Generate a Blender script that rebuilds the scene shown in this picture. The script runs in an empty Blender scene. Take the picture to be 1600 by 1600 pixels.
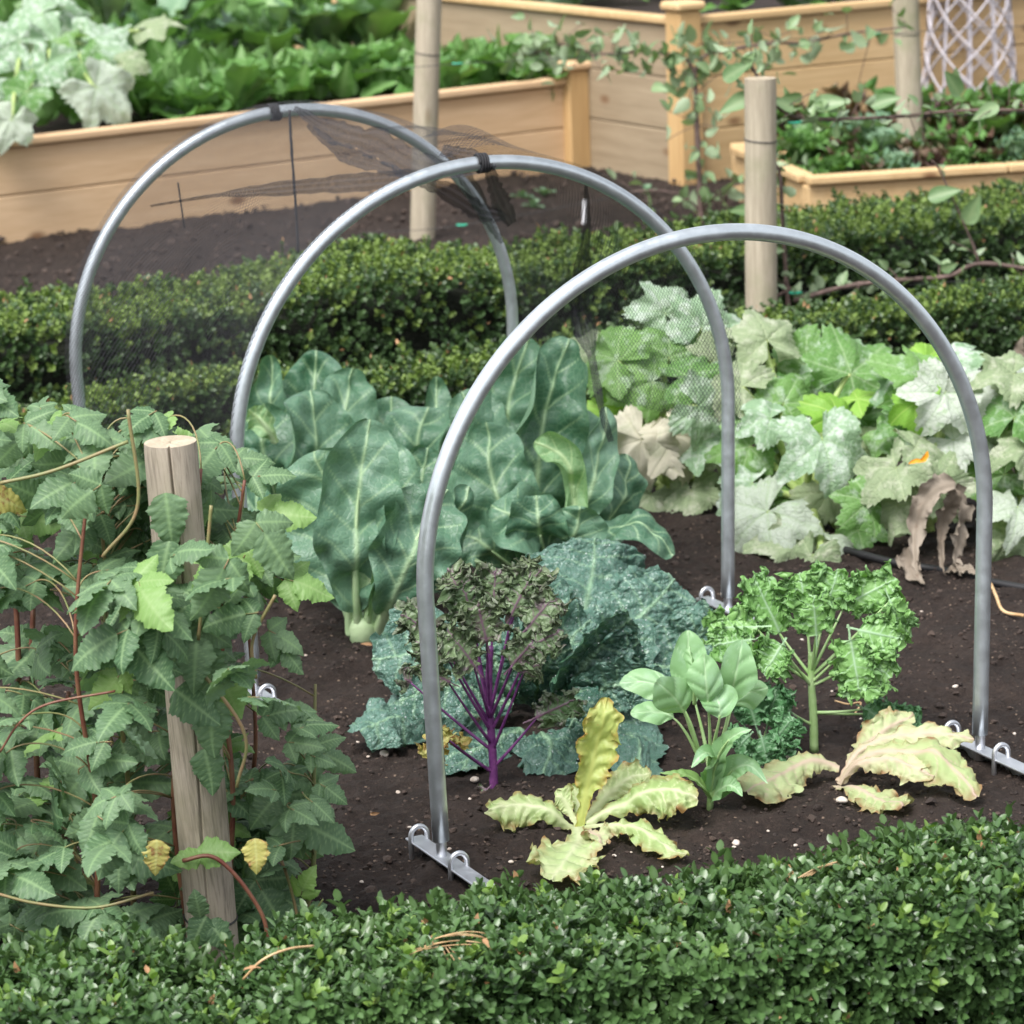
import bpy, math, random
import numpy as np
from mathutils import Vector, Matrix
R=math.radians
rng=np.random.default_rng(7); random.seed(7)
sc=bpy.context.scene
# ---------------------------------------------------------------- camera
F_PX,PITCH,ROLL,CAM_H=5000.0,0.2391,-0.035,1.7
cam=bpy.data.objects.new('camera',bpy.data.cameras.new('camera')); sc.collection.objects.link(cam); sc.camera=cam
cam.data.sensor_width=36; cam.data.lens=F_PX/1600*36; cam.data.clip_end=500; cam.data.clip_start=.05
FW=np.array([0,math.cos(PITCH),-math.sin(PITCH)]); UP0=np.array([0,math.sin(PITCH),math.cos(PITCH)]); RT0=np.array([1.,0,0])
cr,sr=math.cos(ROLL),math.sin(ROLL)
RT=cr*RT0+sr*UP0; UP=-sr*RT0+cr*UP0; CAM=np.array([0,0,CAM_H])
cam.matrix_world=Matrix(((RT[0],UP[0],-FW[0],0),(RT[1],UP[1],-FW[1],0),(RT[2],UP[2],-FW[2],CAM_H),(0,0,0,1)))
cam.data.dof.use_dof=True; cam.data.dof.focus_distance=4.75; cam.data.dof.aperture_fstop=10
# ---------------------------------------------------------------- light
SUN_EL,SUN_AZ=R(58),R(-35)       # soft light from behind-left of the viewer's right shoulder
w=bpy.data.worlds.new("World"); sc.world=w; w.use_nodes=True; nt=w.node_tree; bg=nt.nodes['Background']
sky=nt.nodes.new('ShaderNodeTexSky'); sky.sky_type='NISHITA'; sky.sun_disc=False; sky.sun_elevation=SUN_EL; sky.sun_rotation=R(215)
sky.dust_density=3.0; sky.air_density=1.0; sky.ozone_density=1.0
hs=nt.nodes.new('ShaderNodeHueSaturation'); hs.inputs['Saturation'].default_value=.22
nt.links.new(sky.outputs[0],hs.inputs['Color']); nt.links.new(hs.outputs[0],bg.inputs[0]); bg.inputs[1].default_value=.14
sl=bpy.data.lights.new('sun','SUN'); sl.energy=2.3; sl.angle=R(32); sl.color=(1,.97,.93)
sun=bpy.data.objects.new('sun',sl); sc.collection.objects.link(sun)
az=R(215); sdir=Vector((math.sin(az)*math.cos(SUN_EL),math.cos(az)*math.cos(SUN_EL),math.sin(SUN_EL)))
sun.rotation_euler=sdir.to_track_quat('Z','Y').to_euler()
sc.view_settings.view_transform='Standard'; sc.view_settings.look='None'; sc.view_settings.gamma=1; sc.view_settings.exposure=.97
sc.cycles.max_bounces=6; sc.cycles.diffuse_bounces=3; sc.cycles.transparent_max_bounces=12; sc.cycles.transmission_bounces=3
sc.cycles.use_denoising=True
# ---------------------------------------------------------------- helpers
def at(px,py,Y):
    d=FW+(px-800)/F_PX*RT+(800-py)/F_PX*UP
    return CAM+d*(Y/d[1])
def ground(px,py,z=0.0):
    d=FW+(px-800)/F_PX*RT+(800-py)/F_PX*UP
    return CAM+d*((z-CAM_H)/d[2])
def px_m(Y): return F_PX/Y          # pixels per metre near distance Y
def nrm(v): 
    v=np.asarray(v,float); return v/(np.linalg.norm(v,axis=-1,keepdims=True)+1e-12)
def _h(i,j,k,s):
    n=(i*374761393+j*668265263+k*2147483647+s*1274126177)&0xffffffff
    n=((n^(n>>13))*1274126177)&0xffffffff
    n=(n^(n>>16))&0xffffffff
    return n/4294967295.0
def vn(p,s=0):
    p=np.asarray(p,float); f=np.floor(p).astype(np.int64); t=p-f; t=t*t*(3-2*t)
    i,j,k=f[...,0],f[...,1],f[...,2]; x,y,z=t[...,0],t[...,1],t[...,2]
    def L(a,b,c): return a+(b-a)*c
    return L(L(L(_h(i,j,k,s),_h(i+1,j,k,s),x),L(_h(i,j+1,k,s),_h(i+1,j+1,k,s),x),y),
             L(L(_h(i,j,k+1,s),_h(i+1,j,k+1,s),x),L(_h(i,j+1,k+1,s),_h(i+1,j+1,k+1,s),x),y),z)*2-1
def fbm(p,o=4,s=0):
    a=0;g=1.
    for q in range(o): a=a+g*vn(np.asarray(p)*2**q,s+q); g*=.5
    return a
class MB:
    def __init__(s): s.v=[];s.q=[];s.t=[];s.a=[];s.n=0
    def add(s,v,q=None,t=None,a=None):
        v=np.asarray(v,float).reshape(-1,3)
        if a is None: a=np.zeros((len(v),4))
        elif np.ndim(a)==1: a=np.tile(np.asarray(a,float),(len(v),1))
        s.v.append(v); s.a.append(a)
        if q is not None and len(q): s.q.append(np.asarray(q,np.int64)+s.n)
        if t is not None and len(t): s.t.append(np.asarray(t,np.int64)+s.n)
        s.n+=len(v)
    def inst(s,T,M,off,a_r=None):
        v=T['v']@np.asarray(M).T+off; a=T['a']
        if a_r is not None: a=a.copy(); a[:,2]=np.clip(a[:,2]*.4+a_r*.6,0,1)
        s.add(v,T['q'],None,a)
    flat=False
    def build(s,name,mat,parent=None,smooth=True):
        if s.flat: smooth=False
        v=np.concatenate(s.v); a=np.concatenate(s.a)
        if parent is not None: v=v-OFF[parent.name]
        q=np.concatenate(s.q) if s.q else np.zeros((0,4),int); t=np.concatenate(s.t) if s.t else np.zeros((0,3),int)
        me=bpy.data.meshes.new(name)
        me.vertices.add(len(v)); me.vertices.foreach_set('co',v.ravel().astype(np.float32))
        li=np.concatenate([q.ravel(),t.ravel()]).astype(np.int32)
        me.loops.add(len(li)); me.loops.foreach_set('vertex_index',li)
        me.polygons.add(len(q)+len(t))
        ls=np.concatenate([np.arange(len(q))*4,len(q)*4+np.arange(len(t))*3]).astype(np.int32)
        me.polygons.foreach_set('loop_start',ls)
        me.polygons.foreach_set('use_smooth',np.full(len(q)+len(t),smooth))
        at_=me.attributes.new('la','FLOAT_COLOR','POINT'); at_.data.foreach_set('color',a.ravel().astype(np.float32))
        me.update(calc_edges=True); me.validate()
        for m_ in (mat if isinstance(mat,(list,tuple)) else [mat]): me.materials.append(m_)
        o=bpy.data.objects.new(name,me); sc.collection.objects.link(o)
        if parent is not None: o.parent=parent; OFF[o.name]=OFF[parent.name]
        else: OFF[o.name]=np.zeros(3)
        return o
OFF={}
def tag(o,label=None,cat=None,group=None,kind=None):
    if label: o['label']=label
    if cat: o['category']=cat
    if group: o['group']=group
    if kind: o['kind']=kind
    return o
def thing(name,label,cat,loc,group=None):
    o=bpy.data.objects.new(name,None); sc.collection.objects.link(o); o.location=[float(c) for c in loc]; o.empty_display_size=.05
    OFF[o.name]=np.asarray(loc,float); return tag(o,label,cat,group)
def gridq(n,m,off=0,wrap=False):
    i=np.arange(n-1)[:,None]; j=np.arange(m if wrap else m-1)[None,:]; j2=(j+1)%m
    return np.stack([i*m+j,i*m+j2,(i+1)*m+j2,(i+1)*m+j],-1).reshape(-1,4)+off
def bez(P,n):
    P=[np.asarray(p,float) for p in P]; t=np.linspace(0,1,n)[:,None]
    while len(P)>4: P.pop()
    if len(P)==2: return P[0]*(1-t)+P[1]*t
    if len(P)==3: return P[0]*(1-t)**2+2*P[1]*t*(1-t)+P[2]*t*t
    return P[0]*(1-t)**3+3*P[1]*t*(1-t)**2+3*P[2]*t*t*(1-t)+P[3]*t**3
def poly(P,n):      # Catmull-Rom through the points
    P=np.asarray(P,float); P=np.vstack([2*P[0]-P[1],P,2*P[-1]-P[-2]]); k=len(P)-3
    t=np.linspace(0,k-1e-6,n); i=t.astype(int); f=(t-i)[:,None]
    a,b,c,d=P[i],P[i+1],P[i+2],P[i+3]
    return .5*((2*b)+(-a+c)*f+(2*a-5*b+4*c-d)*f*f+(-a+3*b-3*c+d)*f**3)
def tube(mb,path,r,sides=8,a=(0,0,.5,0),caps=True,flat=1.0,jit=0):
    path=np.asarray(path,float); n=len(path); r=np.broadcast_to(np.asarray(r,float),(n,))
    T=nrm(np.gradient(path,axis=0)); ref=np.array([0,0,1.]) if abs(T[0][2])<.9 else np.array([1.,0,0])
    S=nrm(np.cross(T[0],ref)); fr=[]
    for k in range(n):
        S=S-T[k]*(S@T[k]); S=nrm(S); fr.append((S,np.cross(T[k],S)))
    S=np.array([f[0] for f in fr]);B=np.array([f[1] for f in fr])
    th=np.arange(sides)/sides*2*np.pi
    rr=r[:,None]*(1+jit*rng.standard_normal((n,sides))) if jit else np.repeat(r[:,None],sides,1)
    v=path[:,None]+rr[...,None]*(S[:,None]*np.cos(th)[None,:,None]+flat*B[:,None]*np.sin(th)[None,:,None])
    v=v.reshape(-1,3); q=gridq(n,sides,0,True); t=None
    if caps:
        v=np.vstack([v,path[0],path[-1]]); k0=n*sides; j=np.arange(sides); j2=(j+1)%sides
        t=np.vstack([np.stack([np.full(sides,k0),j2,j],-1),np.stack([np.full(sides,k0+1),(n-1)*sides+j,(n-1)*sides+j2],-1)])
    A=np.tile(np.asarray(a,float),(len(v),1)); A[:n*sides,3]=np.repeat(np.linspace(0,1,n),sides)
    mb.add(v,q,t,A)
def box(mb,o,ex,ey,ez,bev=.004,a=(0,0,.5,0)):
    """box from corner o along three edge vectors, edges chamfered"""
    o,ex,ey,ez=[np.asarray(c,float) for c in (o,ex,ey,ez)]
    L=[np.linalg.norm(e) for e in (ex,ey,ez)]; U=[e/l for e,l in zip((ex,ey,ez),L)]
    b=min(bev,min(L)*.3)
    import itertools
    vs=[];idx={}
    for c in itertools.product((0,1),repeat=3):
        for ax in range(3):
            p=o.copy()
            for k in range(3):
                d=c[k]*L[k]
                if k!=ax: d+= b if c[k]==0 else -b
                p=p+U[k]*d
            idx[(c,ax)]=len(vs); vs.append(p)
    q=[];t=[]
    for ax in range(3):
        k1,k2=[k for k in range(3) if k!=ax]
        for s in (0,1):
            cc=[]
            for (a1,a2) in ((0,0),(1,0),(1,1),(0,1)):
                c=[0]*3;c[ax]=s;c[k1]=a1;c[k2]=a2;cc.append(idx[(tuple(c),ax)])
            q.append(cc)
        for a1 in (0,1):
            for a2 in (0,1):
                c0=[0]*3;c1=[0]*3;c1[ax]=1;c0[k1]=c1[k1]=a1;c0[k2]=c1[k2]=a2;c0=tuple(c0);c1=tuple(c1)
                q.append([idx[(c0,k1)],idx[(c1,k1)],idx[(c1,k2)],idx[(c0,k2)]])
    for c in itertools.product((0,1),repeat=3): t.append([idx[(c,0)],idx[(c,1)],idx[(c,2)]])
    vs=np.array(vs); cen=vs.mean(0)
    def fix(f):
        p=vs[f]; n=np.cross(p[1]-p[0],p[2]-p[0]); return f if n@(p.mean(0)-cen)>0 else f[::-1]
    mb.flat=True; mb.add(vs,[fix(f) for f in q],[fix(f) for f in t],a)
PROF={
 'ovate':lambda u:np.sin(np.pi*np.clip(u,0,1)**.62)**.85*.5*2,
 'ellip':lambda u:np.sin(np.pi*u)**.75,
 'obov':lambda u:np.clip(np.sin(np.pi*np.clip(u,0,1)**1.5)**.62,0,1)*(.15+.85*np.clip((u-.04)*3.2,0,1)),
 'caul':lambda u:.05+.95*np.sin(np.clip((u-.14)/.86,0,1)**1.35*np.pi)**.47,
 'spoon':lambda u:np.where(u<.50,.05,.05+.95*np.sin(np.clip((u-.50)/.5,0,1)**1.1*np.pi)**.6),
 'round':lambda u:np.where(u<.12,.06,np.clip(1-((u-.56)/.46)**2,0,1)**.5),
 'savoy':lambda u:np.clip(1-((u-.52)/.53)**2,0,1)**.45,
 'spat':lambda u:(.22+.78*np.clip((u-.12)/.55,0,1)**1.3)*np.clip((1.0-u)*6,0,1)**.5,
 'lance':lambda u:np.sin(np.pi*u**.8)**1.1,
 'kale':lambda u:np.where(u<.25,.05,np.clip(1-((u-.66)/.43)**2,0,1)**.45),
}
def leaf(mb,P,N,hw,prof='ovate',n=30,m=13,curl=.3,ruf=0,rk=4,frill=0,ff=30,veins=7,va=1.2,quilt=0,vw=.004,mr=.006,teeth=0,nt=12,bump=0,rnd=None,tipcurl=0,crk=0,twist=0,cv=0):
    mid=bez(P,n) if len(P)<=4 else poly(P,n)
    T=nrm(np.gradient(mid,axis=0)); N=np.asarray(N,float)
    S=nrm(np.cross(T,N)); Nn=np.cross(S,T)
    if twist:
        an=np.linspace(0,twist,n)[:,None]; S,Nn=S*np.cos(an)+Nn*np.sin(an),Nn*np.cos(an)-S*np.sin(an)
    u=np.linspace(0,1,n); L=np.linalg.norm(np.diff(mid,axis=0),axis=1).sum()
    w=hw*PROF[prof](np.clip(u,1e-3,1-1e-3)); s=np.linspace(-1,1,m)
    U,Sg=np.meshgrid(u,s,indexing='ij'); W=w[:,None]*np.ones_like(Sg); A=np.abs(Sg)
    if teeth: W=W*(1+teeth*((U*nt+.0*Sg)%1-.5)*A**4)
    c=curl if abs(curl)>1e-3 else 1e-3
    if cv:
        c=curl+cv*vn(np.stack([U*2.6+random.random()*90,np.sign(Sg)*2.5,U*0],-1),2)*1.6; c=np.where(np.abs(c)<1e-3,1e-3,c)
    x=W*np.sin(Sg*c)/c; h=W*(1-np.cos(Sg*c))/c
    sd=random.random()*100
    dl=U*veins+.55*vn(np.stack([U*3.1+sd,np.sign(Sg)*3.3,U*0],-1),6)-A*va*(W/hw)*(1-.3*A); dv=np.abs(dl-np.round(dl))/veins*L
    taper=np.clip(1-A*.75,.1,1)
    ve=np.exp(-(dv/(vw*taper+1e-5))**2)*np.clip(W/hw*2-.2,0,1)*np.clip((.97-A)*8,0,1)
    mi=np.exp(-(x/(mr*(1.25-U)+.0004))**2)
    vein=np.maximum(ve*.75,mi)
    h=h+quilt*(1-np.exp(-(dv/(vw*5))**2))*np.clip(W/hw*2-.3,0,1)*(1-mi)
    if ruf:
        ph=sd+np.sign(Sg)*1.7
        h=h+ruf*hw*A**2.2*(np.sin(2*np.pi*rk*U+ph)+.6*np.sin(2*np.pi*rk*2.3*U+ph*2))*np.clip(W/hw*1.5,0,1)
        x=x*(1+.08*A**3*np.sin(2*np.pi*rk*1.3*U+ph))
    if ruf: x=x*(1+.07*A**2*vn(np.stack([U*6+sd,np.sign(Sg)*2,U*0],-1),12))
    pos=mid[:,None]+x[...,None]*S[:,None]
    if crk:
        cp=pos*118+sd; cn=1-2*np.abs(vn(cp,3)); cn2=1-2*np.abs(vn(cp*2.1,5))
        h=h-crk*(np.clip(cn,0,1)**1.5+.35*np.clip(cn2,0,1))*np.clip(W/hw*2,0,1); vein=np.maximum(vein,.0)
    h=h+mr*.5*mi
    if bump: h=h+bump*fbm(pos*18+sd,2)*np.clip(W/hw*2,0,1)
    pos=pos+h[...,None]*Nn[:,None]
    if frill:
        k=(A**1.4*np.clip(W/hw*1.5,0,1)+.35*np.clip(U*3-2,0,1))[...,None]
        d=np.stack([fbm(pos*ff+sd+q*31,3) for q in range(3)],-1)
        pos=pos+frill*k*(d+.42*np.stack([fbm(pos*ff*2.7+sd+q*17,2) for q in range(3)],-1))
    edge=np.maximum(A**3,np.clip((U-.9)*10,0,1)**2)
    rv=random.random() if rnd is None else rnd
    at_=np.stack([vein,edge,np.full_like(U,rv),U],-1)
    mb.add(pos.reshape(-1,3),gridq(n,m),None,at_.reshape(-1,4))
    return mid
def squash_leaf(mb,c,Fd,N,r,nth=150,nr=18,fold=.22,droop=.35,ruf=.12,rnd=None,lob=.34,base=.0):
    """palmate, five-lobed leaf; c = petiole joint, Fd = direction of the tip, N = upper side"""
    Fd=nrm(Fd); N=np.asarray(N,float); S=nrm(np.cross(Fd,N)); N=np.cross(S,Fd)
    th=np.linspace(-np.pi*.9,np.pi*.9,nth); lc=np.radians([-122,-62,0,62,122]); ll=[.62,.86,1,.86,.62]
    ll=[a*random.uniform(.9,1.1) for a in ll]
    d=np.stack([np.abs(th-a) for a in lc]); near=d.min(0); k=d.argmin(0)
    g=sum(a*np.exp(-((th-b)/.40)**2) for a,b in zip(ll,lc))
    Rr=(1-lob)*.78+lob*1.15*g
    Rr=Rr*(1+.10*((th*9/np.pi*2)%1-.5)*(1+.5*np.sin(th*4))+.05*np.sin(th*9+random.random()*6))
    rho=np.linspace(0,1,nr)**.8; rho[0]=.02
    P,TH=np.meshgrid(rho,th,indexing='ij'); RR=P*Rr[None]*r; nr_=np.broadcast_to(near,P.shape)
    a=RR*np.cos(TH); b=RR*np.sin(TH)
    sd=random.random()*50
    h=fold*RR*np.clip(nr_/.5,0,1)-droop*RR**2/r*(.6+.4*np.cos(TH))+ruf*r*P**2*np.sin(TH*5+sd+P*2)*.5*(1+.6*np.sin(TH*2+sd*3))
    q=np.stack([a,b,np.zeros_like(a)],-1)*14+sd; h=h+.13*r*fbm(q,3)*P
    h=h+.10*r*P*(1-P)*1.2
    # side veins off each rib
    rel=(RR/r)*8-nr_*5.5; dv=np.abs(rel-np.round(rel))
    vein=np.maximum(np.exp(-(nr_*RR/(.018*r+1e-4))**2),.5*np.exp(-(dv/.10)**2)*np.clip(nr_*8,0,1))
    h=h-.006*r*vein
    pos=c+a[...,None]*Fd+b[...,None]*S+h[...,None]*N
    rv=random.random() if rnd is None else rnd
    A=np.stack([vein,P**4,np.full_like(P,rv),P],-1)
    mb.add(pos.reshape(-1,3),gridq(nr,nth),None,A.reshape(-1,4))
# ---------------------------------------------------------------- materials
def newmat(name):
    m=bpy.data.materials.new(name); m.use_nodes=True; return m,m.node_tree,m.node_tree.nodes['Principled BSDF']
def N_(t,ty,**kw):
    n=t.nodes.new(ty)
    for k,v in kw.items():
        if hasattr(n,k): setattr(n,k,v)
        else: n.inputs[k].default_value=v
    return n
def mix(t,f,a,b):
    n=t.nodes.new('ShaderNodeMix'); n.data_type='RGBA'
    for i,v in ((0,f),(6,a),(7,b)):
        if hasattr(v,'links'): t.links.new(v,n.inputs[i])
        elif i==0: n.inputs[0].default_value=v
        else: n.inputs[i].default_value=(*v,1) if len(v)==3 else v
    return n.outputs[2]
def math_(t,op,a,b=None,clamp=False):
    n=t.nodes.new('ShaderNodeMath'); n.operation=op; n.use_clamp=clamp
    for i,v in ((0,a),(1,b)):
        if v is None: continue
        if hasattr(v,'links'): t.links.new(v,n.inputs[i])
        else: n.inputs[i].default_value=v
    return n.outputs[0]
def noise(t,scale,detail=3,rough=.55,vec=None,dist=0):
    n=N_(t,'ShaderNodeTexNoise'); n.inputs['Scale'].default_value=scale; n.inputs['Detail'].default_value=detail; n.inputs['Roughness'].default_value=rough; n.inputs['Distortion'].default_value=dist
    if vec is None:
        g=N_(t,'ShaderNodeNewGeometry'); vec=g.outputs['Position']
    t.links.new(vec,n.inputs['Vector']); return n.outputs['Fac']
def ramp(t,f,lo,hi):
    n=t.nodes.new('ShaderNodeMapRange'); n.inputs[1].default_value=lo; n.inputs[2].default_value=hi; t.links.new(f,n.inputs[0]); return n.outputs[0]
def bumpn(t,h,strength,dist=.002,prev=None):
    n=N_(t,'ShaderNodeBump'); n.inputs['Strength'].default_value=strength; n.inputs['Distance'].default_value=dist
    t.links.new(h,n.inputs['Height'])
    if prev is not None: t.links.new(prev,n.inputs['Normal'])
    return n.outputs[0]
def leafmat(name,c1,c2,vein=None,va=.8,edge=None,ea=0.,mott=None,ma=(.5,.7),ms=60,rough=.5,spec=.5,tr=.2,back=None,bs=.25,bsc=300,trc=None,ret=0,ra=.35,rb=.6):
    m,t,p=newmat(name)
    a=N_(t,'ShaderNodeAttribute',attribute_name='la'); sp=N_(t,'ShaderNodeSeparateColor'); t.links.new(a.outputs['Color'],sp.inputs[0])
    V,E,Rn=sp.outputs[0],sp.outputs[1],sp.outputs[2]
    ns=noise(t,9,3); f=math_(t,'ADD',math_(t,'MULTIPLY',Rn,.7),math_(t,'MULTIPLY',math_(t,'SUBTRACT',ns,.3),.8),True)
    col=mix(t,f,c1,c2)
    if mott is not None:
        mf=ramp(t,noise(t,ms,5,.65),ma[0],ma[1]); col=mix(t,mf,col,mott)
    if edge is not None:
        ef=math_(t,'MULTIPLY',E,math_(t,'MULTIPLY',ramp(t,noise(t,40,3),.35,.65),ea),True); col=mix(t,ef,col,edge)
    if vein is not None: col=mix(t,math_(t,'MULTIPLY',V,va,True),col,vein)
    rv_=None
    if ret:
        vo=N_(t,'ShaderNodeTexVoronoi'); vo.feature='DISTANCE_TO_EDGE'; vo.inputs['Scale'].default_value=ret; g=N_(t,'ShaderNodeNewGeometry')
        wn=N_(t,'ShaderNodeTexNoise'); wn.inputs['Scale'].default_value=ret*.5; t.links.new(g.outputs['Position'],wn.inputs['Vector']); vm=N_(t,'ShaderNodeVectorMath',operation='MULTIPLY_ADD'); t.links.new(wn.outputs['Color'],vm.inputs[0]); vm.inputs[1].default_value=(.6/ret,)*3; t.links.new(g.outputs['Position'],vm.inputs[2]); t.links.new(vm.outputs[0],vo.inputs['Vector'])
        rv_=ramp(t,vo.outputs['Distance'],0,.13); inv=math_(t,'SUBTRACT',1.0,rv_)
        if vein is not None: col=mix(t,math_(t,'MULTIPLY',inv,ra),col,vein)
    if back is not None:
        g=N_(t,'ShaderNodeNewGeometry'); col=mix(t,math_(t,'MULTIPLY',g.outputs['Backfacing'],.75),col,back)
    t.links.new(col,p.inputs['Base Color']); p.inputs['Roughness'].default_value=rough; p.inputs['Specular IOR Level'].default_value=spec
    nb=bumpn(t,noise(t,bsc,2),bs,.001)
    if rv_ is not None: nb=bumpn(t,rv_,rb,.0012,nb)
    t.links.new(nb,p.inputs['Normal'])
    if tr:
        tl=N_(t,'ShaderNodeBsdfTranslucent'); k=trc or (1.25,1.5,.6)
        mm=t.nodes.new('ShaderNodeMix'); mm.data_type='RGBA'; mm.blend_type='MULTIPLY'; mm.inputs[0].default_value=1; t.links.new(col,mm.inputs[6]); mm.inputs[7].default_value=(*k,1)
        t.links.new(mm.outputs[2],tl.inputs['Color'])
        ms_=N_(t,'ShaderNodeMixShader'); ms_.inputs[0].default_value=tr; t.links.new(p.outputs[0],ms_.inputs[1]); t.links.new(tl.outputs[0],ms_.inputs[2])
        t.links.new(ms_.outputs[0],t.nodes['Material Output'].inputs[0])
    return m
def stemmat(name,c1,c2,rough=.5,sc_=30):
    m,t,p=newmat(name); col=mix(t,ramp(t,noise(t,sc_,3),.35,.65),c1,c2); t.links.new(col,p.inputs['Base Color']); p.inputs['Roughness'].default_value=rough
    t.links.new(bumpn(t,noise(t,200,2),.3,.001),p.inputs['Normal']); return m
def woodmat(name,c1,c2,axis,grain=14,knots=True,rough=.7,fine=.5,green=None):
    """axis: unit vector along the grain"""
    m,t,p=newmat(name); g=N_(t,'ShaderNodeNewGeometry')
    ax=Vector(axis).normalized(); q=ax.rotation_difference(Vector((1,0,0))).to_euler()
    mp=N_(t,'ShaderNodeMapping'); mp.inputs['Rotation'].default_value=q; t.links.new(g.outputs['Position'],mp.inputs[0])
    m2=N_(t,'ShaderNodeMapping'); m2.inputs['Scale'].default_value=(.06,1,1); t.links.new(mp.outputs[0],m2.inputs[0])
    n1=noise(t,grain*4,4,.6,m2.outputs[0],.4); n2=noise(t,grain*16,3,.6,m2.outputs[0],.2); n3=noise(t,2.2,2,.5)
    f=math_(t,'ADD',math_(t,'MULTIPLY',n1,.55),math_(t,'ADD',math_(t,'MULTIPLY',n2,fine),math_(t,'MULTIPLY',math_(t,'SUBTRACT',n3,.5),.35)))
    f=ramp(t,f,.32,.78); col=mix(t,f,c1,c2)
    if knots:
        m3=N_(t,'ShaderNodeMapping'); m3.inputs['Scale'].default_value=(.5,1,1); t.links.new(mp.outputs[0],m3.inputs[0])
        v=N_(t,'ShaderNodeTexVoronoi'); v.inputs['Scale'].default_value=6.5; t.links.new(m3.outputs[0],v.inputs['Vector'])
        col=mix(t,math_(t,'MULTIPLY',ramp(t,v.outputs['Distance'],.16,.06),.85,True),col,(.16,.075,.035))
    if green: col=mix(t,math_(t,'MULTIPLY',ramp(t,noise(t,9,4),.5,.75),.5),col,green)
    t.links.new(col,p.inputs['Base Color']); p.inputs['Roughness'].default_value=rough; p.inputs['Specular IOR Level'].default_value=.25
    t.links.new(bumpn(t,n2,.5,.002,),p.inputs['Normal']); return m
# soil
def soilmat(name,wet=1.):
    m,t,p=newmat(name)
    n1=noise(t,7,4); n2=noise(t,90,5,.7); n3=noise(t,320,3,.6)
    col=mix(t,ramp(t,n1,.35,.7),(.019,.0125,.0098),(.038,.026,.021)); col=mix(t,math_(t,'MULTIPLY',ramp(t,n2,.52,.75),.55),col,(.075,.052,.040))
    col=mix(t,math_(t,'MULTIPLY',ramp(t,n2,.48,.3),.7),col,(.014,.009,.008))
    v=N_(t,'ShaderNodeTexVoronoi'); v.inputs['Scale'].default_value=150; g=N_(t,'ShaderNodeNewGeometry'); t.links.new(g.outputs['Position'],v.inputs['Vector'])
    sp=N_(t,'ShaderNodeSeparateColor'); t.links.new(v.outputs['Color'],sp.inputs[0])
    f=math_(t,'MULTIPLY',math_(t,'GREATER_THAN',sp.outputs[0],.955),ramp(t,v.outputs['Distance'],.42,.3),True)
    col=mix(t,math_(t,'MULTIPLY',f,.7),col,(.26,.19,.14))
    t.links.new(col,p.inputs['Base Color']); p.inputs['Roughness'].default_value=.85; p.inputs['Specular IOR Level'].default_value=.3
    b=bumpn(t,n2,.9,.012); b=bumpn(t,n3,.8,.004,b); t.links.new(b,p.inputs['Normal']); return m
M_soil=soilmat('soil_dark')
M_crumb,t,p=newmat('soil_crumbs'); 
a=N_(t,'ShaderNodeAttribute',attribute_name='la'); sp=N_(t,'ShaderNodeSeparateColor'); t.links.new(a.outputs['Color'],sp.inputs[0])
t.links.new(mix(t,sp.outputs[2],(.015,.009,.007),(.068,.046,.036)),p.inputs['Base Color']); p.inputs['Roughness'].default_value=.85; t.links.new(bumpn(t,noise(t,300,3),.7,.003),p.inputs['Normal'])
M_stone=stemmat('pale_stone',(.42,.34,.28),(.62,.56,.50),.7,120)
M_box=leafmat('box_leaf',(.014,.050,.014),(.085,.165,.048),vein=(.13,.23,.08),va=.35,rough=.34,spec=.55,tr=.12,back=(.07,.13,.04),bs=.15)
M_boxfar=leafmat('box_leaf_far',(.012,.036,.014),(.072,.135,.040),vein=(.08,.14,.05),va=.2,rough=.42,spec=.5,tr=.15,back=(.07,.12,.04),bs=.1)
M_boxtip=leafmat('box_leaf_young',(.11,.20,.04),(.20,.32,.07),rough=.42,spec=.5,tr=.25,bs=.1)
M_twig=stemmat('twig',(.045,.03,.018),(.10,.075,.045),.8)
M_gapshade,t,p=newmat('hedge_gap_shade'); t.links.new(mix(t,noise(t,60,4),(.003,.006,.002),(.014,.018,.008)),p.inputs['Base Color']); p.inputs['Roughness'].default_value=.95; t.links.new(bumpn(t,noise(t,60,4),1,.02),p.inputs['Normal'])  # near-black colour paints the shade between the hedge leaves
M_dry=leafmat('dry_leaf',(.32,.17,.08),(.52,.33,.18),vein=(.25,.14,.08),va=.4,rough=.7,spec=.2,tr=.15,trc=(1.2,1,.7))
M_straw=stemmat('dry_stalk',(.42,.26,.12),(.60,.42,.24),.7)
M_rasp=leafmat('raspberry_leaf',(.042,.108,.042),(.165,.255,.145),vein=(.22,.34,.17),va=.95,rough=.5,spec=.3,tr=.24,back=(.19,.29,.20),bs=.35,bsc=420,mott=(.13,.23,.13),ma=(.55,.8),ms=22)
M_raspy=leafmat('raspberry_leaf_yellow',(.33,.34,.09),(.50,.44,.14),mott=(.28,.15,.06),ma=(.52,.62),ms=70,vein=(.5,.5,.2),edge=(.28,.14,.05),ea=1,rough=.55,spec=.4,tr=.25)
M_raspl=leafmat('raspberry_leaf_young',(.16,.30,.09),(.25,.40,.13),vein=(.32,.45,.2),va=.5,rough=.5,spec=.4,tr=.3)
M_cane=stemmat('cane_red',(.13,.035,.025),(.20,.10,.055),.5)
M_cane2=stemmat('cane_green',(.17,.20,.07),(.26,.17,.09),.5)
M_caul=leafmat('cauliflower_leaf',(.024,.098,.048),(.135,.265,.170),vein=(.36,.52,.30),va=1.0,edge=(.13,.25,.16),ea=.5,mott=(.14,.25,.18),ma=(.45,.8),ms=9,ret=75,ra=.12,rb=.5,rough=.42,spec=.5,tr=.12,back=(.19,.33,.20),bs=.25,bsc=110)
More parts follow.
